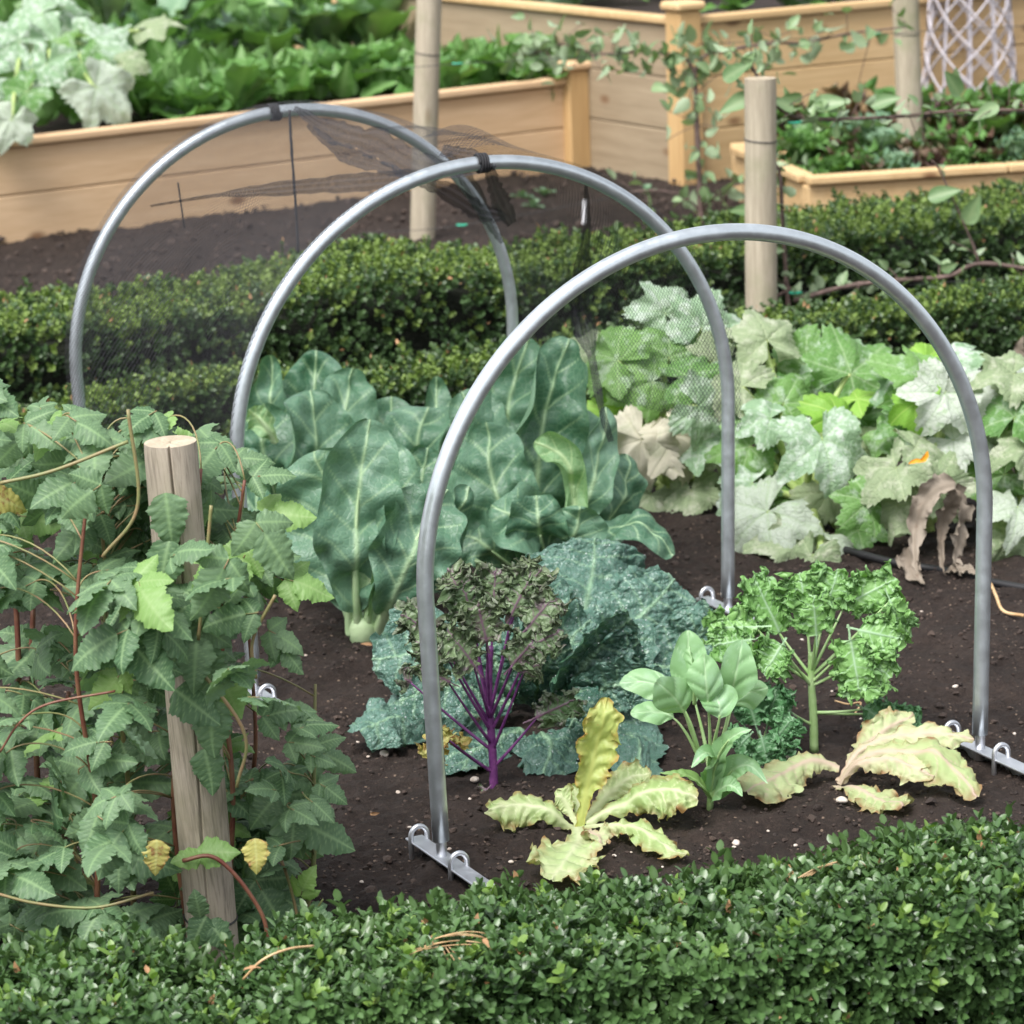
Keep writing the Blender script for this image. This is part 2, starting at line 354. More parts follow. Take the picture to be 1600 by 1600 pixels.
M_cpale=leafmat('cauliflower_leaf_pale',(.20,.36,.17),(.29,.46,.24),vein=(.50,.64,.36),va=.9,ret=75,ra=.2,rough=.48,spec=.4,tr=.2,back=(.24,.4,.2),bs=.25,bsc=110)
M_rib=stemmat('cauliflower_rib',(.33,.50,.24),(.48,.62,.36),.42,20)
M_sav=leafmat('savoy_leaf',(.020,.078,.052),(.095,.19,.15),vein=(.26,.42,.26),va=.8,mott=(.17,.26,.25),ma=(.5,.85),ms=75,ret=150,ra=.12,rb=.8,rough=.36,spec=.55,tr=.06,back=(.035,.10,.045),bs=.7,bsc=130)
M_purk=leafmat('purple_kale_leaf',(.07,.13,.055),(.17,.23,.12),vein=(.18,.05,.16),va=.7,mott=(.13,.07,.11),ma=(.55,.72),ms=30,edge=(.11,.12,.08),ea=.5,rough=.45,spec=.5,tr=.1,back=(.09,.11,.07),bs=.5)
M_purs=stemmat('purple_stem',(.10,.022,.12),(.20,.06,.21),.4,60)
M_kale=leafmat('curly_kale_leaf',(.12,.28,.07),(.25,.45,.15),vein=(.42,.58,.42),va=.7,rough=.42,spec=.45,tr=.18,back=(.16,.3,.12),bs=.5)
M_kaled=leafmat('curly_kale_leaf_dark',(.055,.16,.06),(.12,.27,.12),vein=(.3,.45,.3),va=.6,rough=.42,spec=.45,tr=.15,bs=.5)
M_kst=stemmat('kale_stem',(.26,.42,.15),(.36,.50,.24),.45)
M_brus=leafmat('sprout_leaf',(.16,.32,.13),(.27,.45,.23),vein=(.46,.62,.40),va=.6,rough=.45,spec=.45,tr=.2,back=(.25,.42,.2),bs=.25,bsc=150,mott=(.31,.47,.33),ma=(.5,.8),ms=20)
M_lett=leafmat('lettuce_leaf',(.30,.43,.15),(.47,.58,.29),vein=(.70,.74,.48),va=.7,edge=(.30,.17,.06),ea=1.3,mott=(.66,.68,.42),ma=(.5,.8),ms=18,rough=.45,spec=.4,tr=.3,trc=(1.1,1.15,.6),bs=.6,bsc=110)
M_lettb=leafmat('lettuce_leaf_wilted',(.34,.43,.19),(.52,.58,.34),vein=(.55,.40,.34),va=.8,edge=(.28,.17,.08),ea=1.3,mott=(.42,.34,.18),ma=(.62,.8),ms=26,rough=.55,spec=.3,tr=.25,trc=(1.1,1.1,.7),bs=.6,bsc=110)
M_letts=leafmat('lettuce_leaf_spotted',(.38,.48,.13),(.50,.58,.20),vein=(.62,.66,.22),va=.6,edge=(.42,.20,.05),ea=1.,mott=(.45,.26,.06),ma=(.60,.72),ms=28,rough=.45,spec=.4,tr=.35,trc=(1.1,1.1,.5),bs=.6,bsc=110)
M_sq=[leafmat('courgette_leaf',(.060,.17,.035),(.17,.32,.085),vein=(.33,.45,.25),va=.6,mott=(.33,.43,.32),ma=(.52,.66),ms=34,ret=70,ra=.12,rb=.8,rough=.55,spec=.3,tr=.22,back=(.24,.35,.15),bs=.5,bsc=160),
      leafmat('courgette_leaf_silver',(.17,.29,.16),(.31,.42,.30),vein=(.26,.40,.20),va=.5,mott=(.47,.54,.48),ma=(.47,.6),ms=42,ret=70,ra=.2,rb=.8,rough=.6,spec=.3,tr=.18,back=(.28,.38,.2),bs=.5,bsc=160),
      leafmat('courgette_leaf_white',(.36,.42,.34),(.50,.53,.49),vein=(.27,.37,.22),va=.5,mott=(.33,.42,.29),ma=(.55,.68),ms=40,ret=70,ra=.25,rb=.8,rough=.65,spec=.2,tr=.18,back=(.35,.45,.22),bs=.4,bsc=160),
      leafmat('courgette_leaf_greygreen',(.17,.235,.125),(.27,.33,.20),vein=(.36,.42,.26),va=.4,mott=(.38,.41,.31),ma=(.5,.65),ms=34,ret=70,ra=.15,rb=.8,rough=.65,spec=.2,tr=.15,back=(.3,.35,.22),bs=.5,bsc=160),
      leafmat('courgette_leaf_lime',(.16,.34,.04),(.26,.46,.08),vein=(.48,.62,.2),va=.5,rough=.5,spec=.3,tr=.3,bs=.4,bsc=160),
      leafmat('courgette_leaf_tan',(.42,.40,.30),(.54,.51,.42),vein=(.36,.35,.24),va=.4,mott=(.3,.33,.22),ma=(.55,.75),ms=16,rough=.7,spec=.15,tr=.15,bs=.5,bsc=160)]
M_sqst=stemmat('courgette_stem',(.28,.40,.12),(.42,.50,.20),.5)
M_wither=leafmat('withered_leaf',(.17,.14,.11),(.32,.275,.225),vein=(.13,.10,.07),va=.4,mott=(.16,.11,.08),ma=(.58,.75),ms=40,rough=.8,spec=.15,tr=.1,trc=(1,1,.9),bs=.8)
M_flower=leafmat('courgette_flower',(.80,.32,.02),(.85,.42,.03),rough=.5,spec=.3,tr=.3,trc=(1.1,.9,.4),bs=.1)
M_green=leafmat('garden_leaf',(.050,.135,.030),(.125,.27,.060),vein=(.25,.40,.16),va=.6,rough=.42,spec=.45,tr=.2,back=(.14,.26,.09),bs=.3,bsc=120)
M_greenb=leafmat('garden_leaf_blue',(.085,.18,.10),(.19,.31,.19),vein=(.3,.42,.28),va=.6,rough=.5,spec=.4,tr=.18,back=(.2,.3,.17),bs=.3,bsc=120)
M_redl=leafmat('red_lettuce_leaf',(.07,.025,.035),(.15,.10,.06),vein=(.2,.16,.1),va=.5,mott=(.13,.16,.06),ma=(.5,.7),ms=20,rough=.45,spec=.4,tr=.15,bs=.4)
M_apple=leafmat('apple_leaf',(.11,.20,.08),(.24,.34,.18),vein=(.30,.38,.2),va=.4,rough=.42,spec=.45,tr=.18,back=(.30,.38,.25),bs=.2)
M_bark=stemmat('apple_bark',(.07,.045,.038),(.15,.10,.085),.75,60)
M_rope=stemmat('net_cord',(.015,.015,.018),(.03,.03,.034),.8)
M_wire,t,p=newmat('wire_dark'); p.inputs['Base Color'].default_value=(.05,.05,.052,1); p.inputs['Metallic'].default_value=.5; p.inputs['Roughness'].default_value=.5
M_tie,t,p=newmat('plastic_tie'); p.inputs['Base Color'].default_value=(.02,.36,.22,1); p.inputs['Roughness'].default_value=.45
M_pipe,t,p=newmat('hose_black'); p.inputs['Base Color'].default_value=(.012,.012,.014,1); p.inputs['Roughness'].default_value=.5
M_label,t,p=newmat('plant_label'); p.inputs['Base Color'].default_value=(.75,.75,.78,1); p.inputs['Roughness'].default_value=.4
def metal(name,c,rg,sc_=40,mt=1):
    m,t,p=newmat(name); p.inputs['Metallic'].default_value=mt
    n=noise(t,sc_,5,.65); n2=noise(t,260,3)
    t.links.new(mix(t,ramp(t,n,.3,.7),tuple(x*.86 for x in c),c),p.inputs['Base Color'])
    r_=t.nodes.new('ShaderNodeMapRange'); r_.inputs[1].default_value=.3; r_.inputs[2].default_value=.7; r_.inputs[3].default_value=rg-.06; r_.inputs[4].default_value=rg+.1; t.links.new(n,r_.inputs[0]); t.links.new(r_.outputs[0],p.inputs['Roughness'])
    t.links.new(bumpn(t,n2,.05,.001),p.inputs['Normal']); return m
M_tube=metal('galvanised_tube',(.66,.72,.76),.34,mt=.82)
M_plate=metal('zinc_plate',(.70,.72,.76),.45)
# net: knitted threads, real gaps between them (pattern in the cloth's own coordinates)
def netmat(name,cell,th,c=(.030,.030,.036)):
    m,t,p=newmat(name); p.inputs['Base Color'].default_value=(*c,1); p.inputs['Roughness'].default_value=.6
    a=N_(t,'ShaderNodeAttribute',attribute_name='la'); sp=N_(t,'ShaderNodeSeparateColor'); t.links.new(a.outputs['Color'],sp.inputs[0])
    u,v=sp.outputs[0],sp.outputs[1]
    d1=math_(t,'ADD',u,v); d2=math_(t,'SUBTRACT',u,v)
    def ln(x,cc,tt):
        f=math_(t,'FRACT',math_(t,'DIVIDE',x,cc)); return math_(t,'LESS_THAN',f,tt)
    al=math_(t,'MAXIMUM',ln(d1,cell,th),ln(d2,cell*.8,th))
    t.links.new(al,p.inputs['Alpha']); return m
M_net=netmat('net_mesh',.0130,.14,(.02,.02,.026))
M_netd=netmat('net_mesh_gathered',.0060,.42,(.022,.022,.028))
# ---------------------------------------------------------------- ground
def soil_h(x,y):
    p=np.stack([x,y,np.zeros_like(x)],-1)
    return .012*fbm(p*4.5,3,11)+.007*fbm(p*28,3,21)+.004*fbm(p*95,2,31)
def nonuni(a,b,st,lo,hi,k):
    c=np.arange(a,b,st); l=a-np.geomspace(.06,a-lo,k)[::-1]; h=c[-1]+np.geomspace(.06,hi-c[-1],k); return np.concatenate([l,c,h])
xs=nonuni(-1.9,2.3,.011,-160,160,40); ys=nonuni(3.9,7.8,.011,-60,260,60)
X,Y=np.meshgrid(xs,ys,indexing='xy'); fade=np.clip(1.6-np.maximum(np.abs(X)-3,0)*.15,.3,1)
Z=soil_h(X,Y)*fade; mb=MB(); mb.add(np.stack([X,Y,Z],-1),gridq(len(ys),len(xs)))
tag(mb.build('soil',M_soil),kind='structure')
def gz(x,y): return float(soil_h(np.array(x),np.array(y)))
# crumbs of soil: uncountable
ico=[];g=(1+5**.5)/2
for a_,b_ in ((1,g),(1,-g),(-1,g),(-1,-g)): ico+= [(0,a_,b_),(a_,b_,0),(b_,0,a_)]
ico=nrm(np.array(ico)); d=np.linalg.norm(ico[:,None]-ico[None],axis=-1); 
tr=[(i,j,k) for i in range(12) for j in range(i+1,12) for k in range(j+1,12) if d[i,j]<1.1 and d[j,k]<1.1 and d[i,k]<1.1]
tr=[t_ if np.cross(ico[t_[1]]-ico[t_[0]],ico[t_[2]]-ico[t_[0]])@ico[list(t_)].sum(0)>0 else t_[::-1] for t_ in tr]
mb=MB(); NC=26000
cx=rng.uniform(-1.3,1.7,NC); cy=4.05+ (rng.uniform(0,1,NC)**1.3)*4.2
cz=soil_h(cx,cy); sz=.0022*np.exp(rng.normal(0,.55,NC)); sz=np.clip(sz,.0012,.012)
A=rng.normal(0,.22,(NC,12,1))+1; Qr=rng.normal(size=(NC,3,3)); 
Qm,_=np.linalg.qr(Qr)
V=np.einsum('nij,kj->nki',Qm,ico)*A*sz[:,None,None]*np.array([1,1,.75])+np.stack([cx,cy,cz+sz*.3],-1)[:,None]
TT=(np.array(tr)[None]+np.arange(NC)[:,None,None]*12).reshape(-1,3)
at_=np.zeros((NC,12,4)); at_[:,:,2]=rng.uniform(0,1,NC)[:,None]
mb.add(V.reshape(-1,3),None,TT,at_.reshape(-1,4)); tag(mb.build('soil_crumbs',M_crumb,smooth=False),'loose dark crumbs of soil over the vegetable bed','soil crumbs',kind='stuff')
mb=MB(); NC=9000
cx=rng.uniform(-2.3,1.4,NC); cy=rng.uniform(8.9,13,NC); cz=soil_h(cx,cy); sz=np.clip(.005*np.exp(rng.normal(0,.5,NC)),.002,.02)
A=rng.normal(0,.22,(NC,12,1))+1; Qm,_=np.linalg.qr(rng.normal(size=(NC,3,3)))
V=np.einsum('nij,kj->nki',Qm,ico)*A*sz[:,None,None]*np.array([1,1,.7])+np.stack([cx,cy,cz+sz*.3],-1)[:,None]
TT=(np.array(tr)[None]+np.arange(NC)[:,None,None]*12).reshape(-1,3)
at_=np.zeros((NC,12,4)); at_[:,:,2]=rng.uniform(0,1,NC)[:,None]
mb.add(V.reshape(-1,3),None,TT,at_.reshape(-1,4)); tag(mb.build('soil_crumbs',M_crumb,smooth=False),'loose crumbs on the soil strip before the wooden bed','soil crumbs',kind='stuff')
def stone(px,py,r,mat=M_stone):
    g_=ground(px,py); mb=MB(); v=ico*(1+rng.normal(0,.15,(12,1)))*r*np.array([1.3,1,.7]); q=rng.uniform(0,6.28); c,s=math.cos(q),math.sin(q)
    v=v@np.array([[c,-s,0],[s,c,0],[0,0,1]]); mb.add(v+np.array([g_[0],g_[1],gz(g_[0],g_[1])+r*.4]),None,tr,(0,0,.5,0))
    o=mb.build('pebble',mat); m_=o.modifiers.new('s','SUBSURF'); m_.levels=m_.render_levels=2; return o
for (a_,b_,c_) in ((1253,992,5),(1493,1072,6),(1192,1028,4),(1300,1082,3.5),(1125,1061,4),(1585,1138,4),(1316,1055,4),(692,1152,5),(558,1148,4),(575,1180,3.5),(622,1233,5),(597,1008,5),(452,1016,4),(478,1029,4),(1243,1313,4),(986,1327,3),(960,1342,4),(1147,1397-80,4),(1080,1330,3.5),(798,1352,5),(702,1328,4),(1395,1195,3.5),(735,1255,4),(1035,1345,3),(520,1230,3.5),(540,1305,4),(565,1380,4),(1200,1290,3.5),(1440,960,3.5),(1345,1120,3),(640,1290,3.5),(475,1100,3.5)):
    tag(stone(a_,b_,c_/1000*1.05),'small pale stone lying on the dark soil of the bed','stone','pale stones on the dark soil')
for (a_,b_,c_,l_) in ((1135,940,12,'white chip of stone beside the foot of the middle hoop'),(742,1228,9,'brown pebble right of the purple kale stem foot'),(600,1175,11,'round pebble left of the savoy cabbage edge'),(1235,1190,12,'pinkish grey stone in front of the curly kale stem'),(1316,1258,11,'pale stone under the wilted pink ribbed lettuce'),(1150,1308,9,'flat pale stone between the hedge and the sprout plant')):
    tag(stone(a_,b_,c_/1000),l_,'stone')
# ---------------------------------------------------------------- hoops
YAW=.4521; HD=np.array([math.cos(YAW),math.sin(YAW),0]); HN=np.array([HD[1],-HD[0],0])
HA,HF,HS,HH=.5074,.4983,.4394,.9387
HP=[np.array([.3212,4.889,0]),np.array([-.0326,5.8131,0]),np.array([-.4405,6.774,0])]
def hoop_curve(n=90):
    t=np.linspace(0,np.pi,n); arc=np.stack([-HA*np.cos(t),HS+(HH-HS)*np.sin(t)],-1)
    l=np.stack([np.linspace(-HF,-HA,8)[:-1],np.linspace(.045,HS,8)[:-1]],-1)
    return np.vstack([l,arc,(l*[-1,1])[::-1]])
def hoop_thing(loc,label):
    c=hoop_curve(); root=thing('garden_hoop',label,'garden hoop',loc,'metal hoops over the vegetable bed')
    mb=MB(); tube(mb,loc+c[:,:1]*HD+np.array([0,0,1])*c[:,1:],.0132,20); mb.build('tube',M_tube,root)
    for s in (-1,1):
        f=loc+HD*HF*s; mb=MB(); L=.262; a0=f-HN*.105+HD*-.014
        box(mb,a0+[0,0,.016],HN*L,HD*.03,np.array([0,0,.004]),.001)
        box(mb,a0+HD*.0275+[0,0,-.03],HN*L,HD*.003,np.array([0,0,.0455]),.001)
        pl=mb.build('foot_plate',M_plate,root)
        mb=MB(); tube(mb,[f+[0,0,.0],f+[0,0,.075]],.0085,12); mb.build('spigot',M_plate,pl)
        for k in (.02,.165):
            b=a0+HN*k+HD*.015; th=np.linspace(0,np.pi,14)
            hw_=.014
            path=[b+HD*-hw_*1+[0,0,-.05],b+HD*-hw_+[0,0,.027]]+[b-HD*hw_*math.cos(q)+np.array([0,0,.027+hw_*1.1*math.sin(q)]) for q in th[1:-1]]+[b+HD*hw_+[0,0,.027],b+HD*hw_+[0,0,-.05]]
            mb=MB(); tube(mb,path,.0042,8); mb.build('staple_loop',M_plate,pl)
    return root
h1=hoop_thing(HP[0],'nearest bare metal hoop, its flat foot plate and loops in view by the box hedge')
def copy_tree(o,parent=None):
    c=o.copy(); sc.collection.objects.link(c); c.parent=parent
    OFF[c.name]=OFF[o.name]
    for ch in o.children: copy_tree(ch,c)
    return c
for P_,l_ in ((HP[1],'middle metal hoop with the front edge of the black net tied at its top'),(HP[2],'farthest metal hoop at the left, carrying the back edge of the black net')):
    c=copy_tree(h1); c.location=[float(k) for k in P_]; c['label']=l_
# ---------------------------------------------------------------- net
def hoop_pt(t,k,r=.0175):   # t 0..1 along the hoop from left foot to right foot; k 0 = middle hoop, 1 = far hoop
    pass
    c=hoop_curve(180); seg=np.concatenate([[0],np.cumsum(np.linalg.norm(np.diff(c,axis=0),axis=1))]); s=np.asarray(t)*seg[-1]
    x=np.interp(s,seg,c[:,0]); z=np.interp(s,seg,c[:,1]); return x,z,seg[-1]
netroot=thing('netting','torn black insect netting draped between the two rear hoops','netting',HP[1]*.5+HP[2]*.5)
nu,nv=240,60; tt=np.linspace(.02,.86,nu); kk=np.linspace(-.02,1.02,nv)
TU,KV=np.meshgrid(tt,kk,indexing='ij'); x,z,Lh=hoop_pt(TU,KV)
scl=1+.018/np.maximum(np.sqrt(x**2+(z-.3)**2),.2); sag=np.sin(np.pi*np.clip(KV,0,1))
sg=sag*(.035+.03*np.sin(TU*9))+ .012*fbm(np.stack([TU*9,KV*5,TU*0],-1),3)*sag
s2=scl-sg/np.maximum(np.sqrt(x**2+(z-.3)**2),.2)
xx=x*s2; zz=.3+(z-.3)*s2
base=HP[1][None,None]*(1-KV[...,None])+HP[2][None,None]*KV[...,None]
pos=base+xx[...,None]*HD+zz[...,None]*np.array([0,0,1.])
lift=np.exp(-((TU-.5)/.03)**2)*np.exp(-((KV-.1)/.12)**2)*.045; pos[...,2]+=lift
ua=TU*Lh; va=KV*1.04+.03*np.sin(TU*14)+.02*fbm(np.stack([TU*6,KV*4,TU*0+3],-1),2)
mb=MB(); mb.add(pos,gridq(nu,nv),None,np.stack([ua,va,va*0,va*0],-1).reshape(-1,4)); mb.build('net_sheet',M_net,netroot)
def fold(P,W,name='net_fold',n=50,m=12,dense=True):
    path=poly(P,n); W=np.interp(np.linspace(0,1,n),np.linspace(0,1,len(W)),W)
    T=nrm(np.gradient(path,axis=0)); V=nrm(np.cross(T,FW)); s=np.linspace(-1,1,m)
    sd=random.random()*40; w_=W[:,None]*s[None]*(1+.25*fbm(np.stack([np.arange(n)*.3+sd]*3,-1),2))[:,None]
    dep=.012*np.sin(s*9+sd)[None]*(W/.03)[:,None].clip(.2,2)
    pos=path[:,None]+w_[...,None]*V[:,None]+dep[...,None]*FW
    U_=np.linspace(0,1,n)[:,None]*np.linalg.norm(path[-1]-path[0])+0*s[None]
    mb.add(pos,gridq(n,m),None,np.stack([U_,w_*1.4+.1,w_*0,w_*0],-1).reshape(-1,4))
A2=lambda px,py,k:at(px,py,(HP[1]*(1-k)+HP[2]*k)[1]+(px-800)/830*.35*1.0)
mb=MB()
fold([A2(460,168,.97),A2(520,205,.8),A2(590,225,.6),A2(660,262,.4),A2(775,262,.0)],[.004,.022,.032,.028,.006])
fold([A2(480,195,.95),A2(540,240,.75),A2(600,262,.5),A2(650,280,.3)],[.004,.018,.012,.006])
fold([A2(690,235,.45),A2(730,242,.3),A2(775,250,.05)],[.012,.014,.006])
mb.build('net_fold',M_netd,netroot)
mb=MB(); fold([A2(235,322,.8),A2(340,305,.7),A2(460,293,.6),A2(560,285,.45),A2(655,277,.25),A2(720,262,.1)],[.002,.004,.016,.017,.015,.006]); mb.build('net_fold',M_netd,netroot)
mb=MB(); fold([A2(640,275,.3),A2(700,300,.35),A2(750,330,.4),A2(790,338,.45)],[.008,.018,.02,.010]); fold([A2(765,262,.0),A2(772,290,.05),A2(785,320,.12),A2(800,350,.2)],[.008,.014,.018,.012]); mb.build('net_fold',M_netd,netroot)
mb=MB(); fold([A2(915,285,.05),A2(918,340,.15),A2(912,400,.3),A2(905,470,.4),A2(915,520,.4),A2(925,560,.35),A2(940,640,.3),A2(955,690,.3)],[.003,.006,.012,.022,.022,.007,.008,.005]); mb.build('net_fold',M_netd,netroot)
mb=MB(); fold([A2(700,240,.45),A2(735,290,.6),A2(760,340,.75),A2(785,380,.9)],[.008,.016,.014,.004]); mb.build('net_fold',M_netd,netroot)
mb=MB(); tube(mb,poly([A2(452,172,.98),A2(456,240,.96),A2(462,320,.95),A2(466,395,.93)],30),.0030,6,jit=.12); mb.build('net_cord',M_rope,netroot)
mb=MB(); tube(mb,poly([A2(278,285,.85),A2(283,320,.85),A2(288,356,.85)],14),.0018,6); mb.build('net_cord',M_rope,netroot)
for k_,px_ in ((1,455),(0,770)):   # lashings round the hoop tops
    t_=.5 if k_==0 else .485
    x_,z_,_=hoop_pt(np.array([t_]),k_); c0=HP[1+k_]+HD*float(x_[0])+np.array([0,0,float(z_[0])])
    mb=MB(); th=np.linspace(0,8*np.pi,80); path=c0+np.outer(np.cos(th),HN)*.0165+np.outer(np.sin(th),[0,0,1])*.0165+np.outer(th/(8*np.pi)-.5,HD)*.022
    tube(mb,path,.0026,6); mb.build('net_cord',M_rope,netroot)
# ---------------------------------------------------------------- posts
def post(base,top,r,label,mat,crack=False,ties=(),n=60):
    base=np.asarray(base);top=np.asarray(top); root=thing('timber_post',label,'post',base)
    L=np.linalg.norm(top-base); ax=(top-base)/L; S=nrm(np.cross(ax,[0,1,0.])); B=np.cross(S,ax)
    NS=200 if crack else 48; th=np.arange(NS)/NS*2*np.pi; zs=np.linspace(-.1,L,n); Zg,TH=np.meshgrid(zs,th,indexing='ij')
    rr=r*(1+.012*fbm(np.stack([np.cos(TH)*2,np.sin(TH)*2,Zg*1.5],-1),3,5)+.010*vn(np.stack([TH*7,TH*0,Zg*3],-1),9))
    if crack: rr=rr-r*.34*np.exp(-((TH-np.pi*1.47-.07*np.sin(Zg*9))/.035)**2)*np.clip(.35+.65*np.sin(Zg*3.1-.6),0,1)
    rr[-1]*=.985; 
    P=base+Zg[...,None]*ax+(rr*np.cos(TH))[...,None]*S+(rr*np.sin(TH))[...,None]*B
    v=P.reshape(-1,3); mb=MB(); mb.add(v,gridq(n,NS,0,True)); mb.build('shaft',mat,root)
    mb=MB(); rad=np.linspace(0,1,8); ring=P[-1]; cc=base+ax*L
    w_=cc+(ring-cc)[None]*rad[:,None,None]+ax*(.0015*fbm(np.stack([rad[:,None]*6+0*th[None],np.cos(th)[None]*3+0*rad[:,None],np.sin(th)[None]*3+0*rad[:,None]],-1),3)*(rad[:,None]<.95))[...,None]
    mb.add(w_,gridq(8,NS,0,True)); mb.build('sawn_top',M_endgrain,root)
    for z_ in ties:
        mb=MB(); c0=base+ax*z_; q=np.linspace(0,2*np.pi,40); path=c0+np.outer(np.cos(q),S)*(r+.001)+np.outer(np.sin(q),B)*(r+.001)+np.outer(np.sin(q+1)*.004,ax); tube(mb,path,.0016,6); mb.build('wire_tie',M_wire,root)
    return root
M_endgrain=woodmat('end_grain',(.30,.25,.18),(.50,.43,.33),(0,0,1),6,False,.8)
M_post1=woodmat('weathered_post',(.085,.068,.052),(.40,.345,.28),(.08,0,-1),20,False,.75,.9,green=(.15,.15,.07))
M_post2=woodmat('pale_post',(.27,.23,.17),(.50,.44,.34),(0,0,1),14,True,.75,.5,green=(.22,.24,.13))
pb=at(343,1600,4.18); pb=np.array([pb[0],pb[1],0]); pt=at(266,690,4.16)
k=(at(335,1500,4.18)-pt); k=k/np.linalg.norm(k); pb=pt+k*((0-pt[2])/k[2])
post(pb,pt,.0352,'weathered round post among the raspberry leaves, its sawn top cracked',M_post1,True,(.12+.0,.56))
g_=ground(1190,575); post([g_[0],g_[1],0],at(1188,122,g_[1]),.0425,'pale round post standing between the two box hedges, knotty',M_post2,False,(.62,.14))
g_=ground(660,372); post([g_[0],g_[1],0],at(673,-90,g_[1]),.0430,'tall round post in front of the corner half of the long raised bed',M_post2,False,(.64,))
g_=ground(1426,298); post([g_[0],g_[1],0],at(1411,-100,g_[1]),.0480,'tall round post in front of the low bed of lettuces, at the right',M_post2,False,(.58,))
# ---------------------------------------------------------------- hedges
def sprig(npairs=6,L=.05,ll=.016,lw=.0052,seg=3):
    mb=MB()
    for i in range(npairs):
        z=L*(i/(npairs-1)) if npairs>1 else 0; base_=random.random()*.6+(i%2)*math.pi/2
        for s in (0,1):
            az_=base_+s*math.pi; el=R(random.uniform(15,55)+25*i/npairs); d_=np.array([math.cos(az_)*math.cos(el),math.sin(az_)*math.cos(el),math.sin(el)])
            l=ll*random.uniform(.75,1.2)*(1 if i<npairs-1 else .75); b=np.array([0,0,z]); S=nrm(np.cross(d_,[0,0,1.])); Nn=np.cross(S,d_)
            wv=lw*random.uniform(.85,1.15); rows=[]
            for u,wf,h in ((0,.12,0),(.3,.92,.0),(.62,.95,-.02),(.86,.6,-.08),(1,.08,-.16)):
                c=b+d_*l*u+Nn*l*h
                rows.append([c-S*wv*wf+Nn*wv*.22,c,c+S*wv*wf+Nn*wv*.22])
            rv=random.random()
            at_=np.array([[[0,1,rv,u_],[1,0,rv,u_],[0,1,rv,u_]] for u_ in (0,.3,.62,.86,1)])
            mb.add(np.array(rows).reshape(-1,3),gridq(5,3),None,at_.reshape(-1,4))
    return dict(v=np.concatenate(mb.v),q=np.concatenate(mb.q),a=np.concatenate(mb.a))
def rot_to(n,ang):
    n=nrm(n); a=nrm(np.cross(n,[0.31,.77,.11])); b=np.cross(n,a); c,s=math.cos(ang),math.sin(ang)
    return np.stack([a*c+b*s,b*c-a*s,n],-1)
def hedge(bl,br,depth_dir,width,height,ns,label,mat,T,young=.05,bumpy=.02,seed=1,z_fn=None,dead=0,ends=False,clump=0):
    """bl,br: ground points of the front foot; surface = front, top, back"""
    bl=np.asarray(bl,float)*[1,1,0];br=np.asarray(br,float)*[1,1,0];ld=br-bl;L=np.linalg.norm(ld);ld/=L;dd=np.asarray(depth_dir,float)
    root=thing('box_hedge',label,'hedge',(bl+br)/2)
    core=MB(); nx=60; sec=np.array([[.03,0],[.025,.5],[.03,.8],[.06,.96],[.2,1.02],[.5,1.03],[.8,1.0],[.95,.9],[.98,.5],[.97,0]])
    xs_=np.linspace(0,L,nx); P=[]
    def Hh(x): return height*(1+0*x)+bumpy*fbm(np.stack([x*2.2+seed,x*0,x*0],-1),3)+(z_fn(x/L) if z_fn else 0)
    hx=Hh(xs_)
    P=bl+xs_[:,None,None]*ld+(.065+sec[:,0]*(width-.13))[None,:,None]*dd*1.0+(sec[None,:,1]*(hx[:,None]-.075))[...,None]*np.array([0,0,1.])
    off=bumpy*.6*fbm(P.reshape(-1,3)*6,3,seed).reshape(P.shape[:2]); P=P-dd*off[...,None]*(sec[None,:,0]<.1)[...,None]
    core.add(P.reshape(-1,3),gridq(nx,len(sec))); core.build('branches',M_gapshade,root)  # inner sheet added so gaps in the foliage look shaded, no real branches
    fo,fy,fd=MB(),MB(),MB()
    per=height+width+height*.35
    for i in range(ns):
        x=random.random()*L; q=random.random()*per; h_=float(Hh(np.array([x]))[0])
        if q<height: y0,z0,n0=0,q/height*h_,-dd*1.0+np.array([0,0,.35])
        elif q<height+width: y0,z0,n0=(q-height)/width,h_,np.array([0,0,1.])-dd*.25
        else: y0,z0,n0=1,h_*(1-(q-height-width)/height),dd
        rc=.03; 
        p=bl+ld*x+dd*width*y0+np.array([0,0,z0])
        # round the arris
        ey=min(y0,1-y0)*width; ez=h_-z0
        if y0==0 and ez<rc: p=p+dd*(rc-ez)*.4; n0=n0+np.array([0,0,1.])*(1-ez/rc)
        if 0<y0<1 and ey<rc: p[2]-=(rc-ey)*.4; n0=n0+(-dd if y0<.5 else dd)*(1-ey/rc)
        nz=bumpy*.9*float(fbm(p*7,2,seed)); n0=nrm(n0)
        dpt=random.random()**2*.05
        cl=float(vn(np.array(p)*24.,seed+7)); 
        if clump and cl<-.28 and random.random()<.75: continue
        p=p+n0*(nz+clump*cl-.038-dpt+.01*random.random())+rng.normal(0,.004,3)
        dirn=nrm(n0+rng.normal(0,.38,3)+np.array([0,0,.25]))
        M=rot_to(dirn,random.uniform(0,6.28))*random.uniform(.75,1.2)
        yng=young*(2.2 if n0[2]>.7 else .5)
        tgt=fy if random.random()<yng else fo
        if random.random()<.035: fd.inst(random.choice(DL),M*random.uniform(.6,1.3),p+dirn*.04,random.random())
        tgt.inst(random.choice(T),M,p,np.clip(random.random()*.6+.2+.5*float(vn(np.array(p)*6.,seed+3)),0,1))
    fo.build('foliage',mat,root); fd.build('dead_leaves',M_dry,root)
    if fy.n: fy.build('young_shoots',M_boxtip if mat is M_box else M_boxfy,root)
    return root
M_boxfy=leafmat('box_leaf_far_young',(.12,.19,.045),(.20,.28,.07),rough=.45,spec=.4,tr=.2,bs=.1)
TN=[sprig(6,.044,.0185,.0044) for _ in range(8)]; TF=[sprig(5,.032,.0135,.0050) for _ in range(7)]
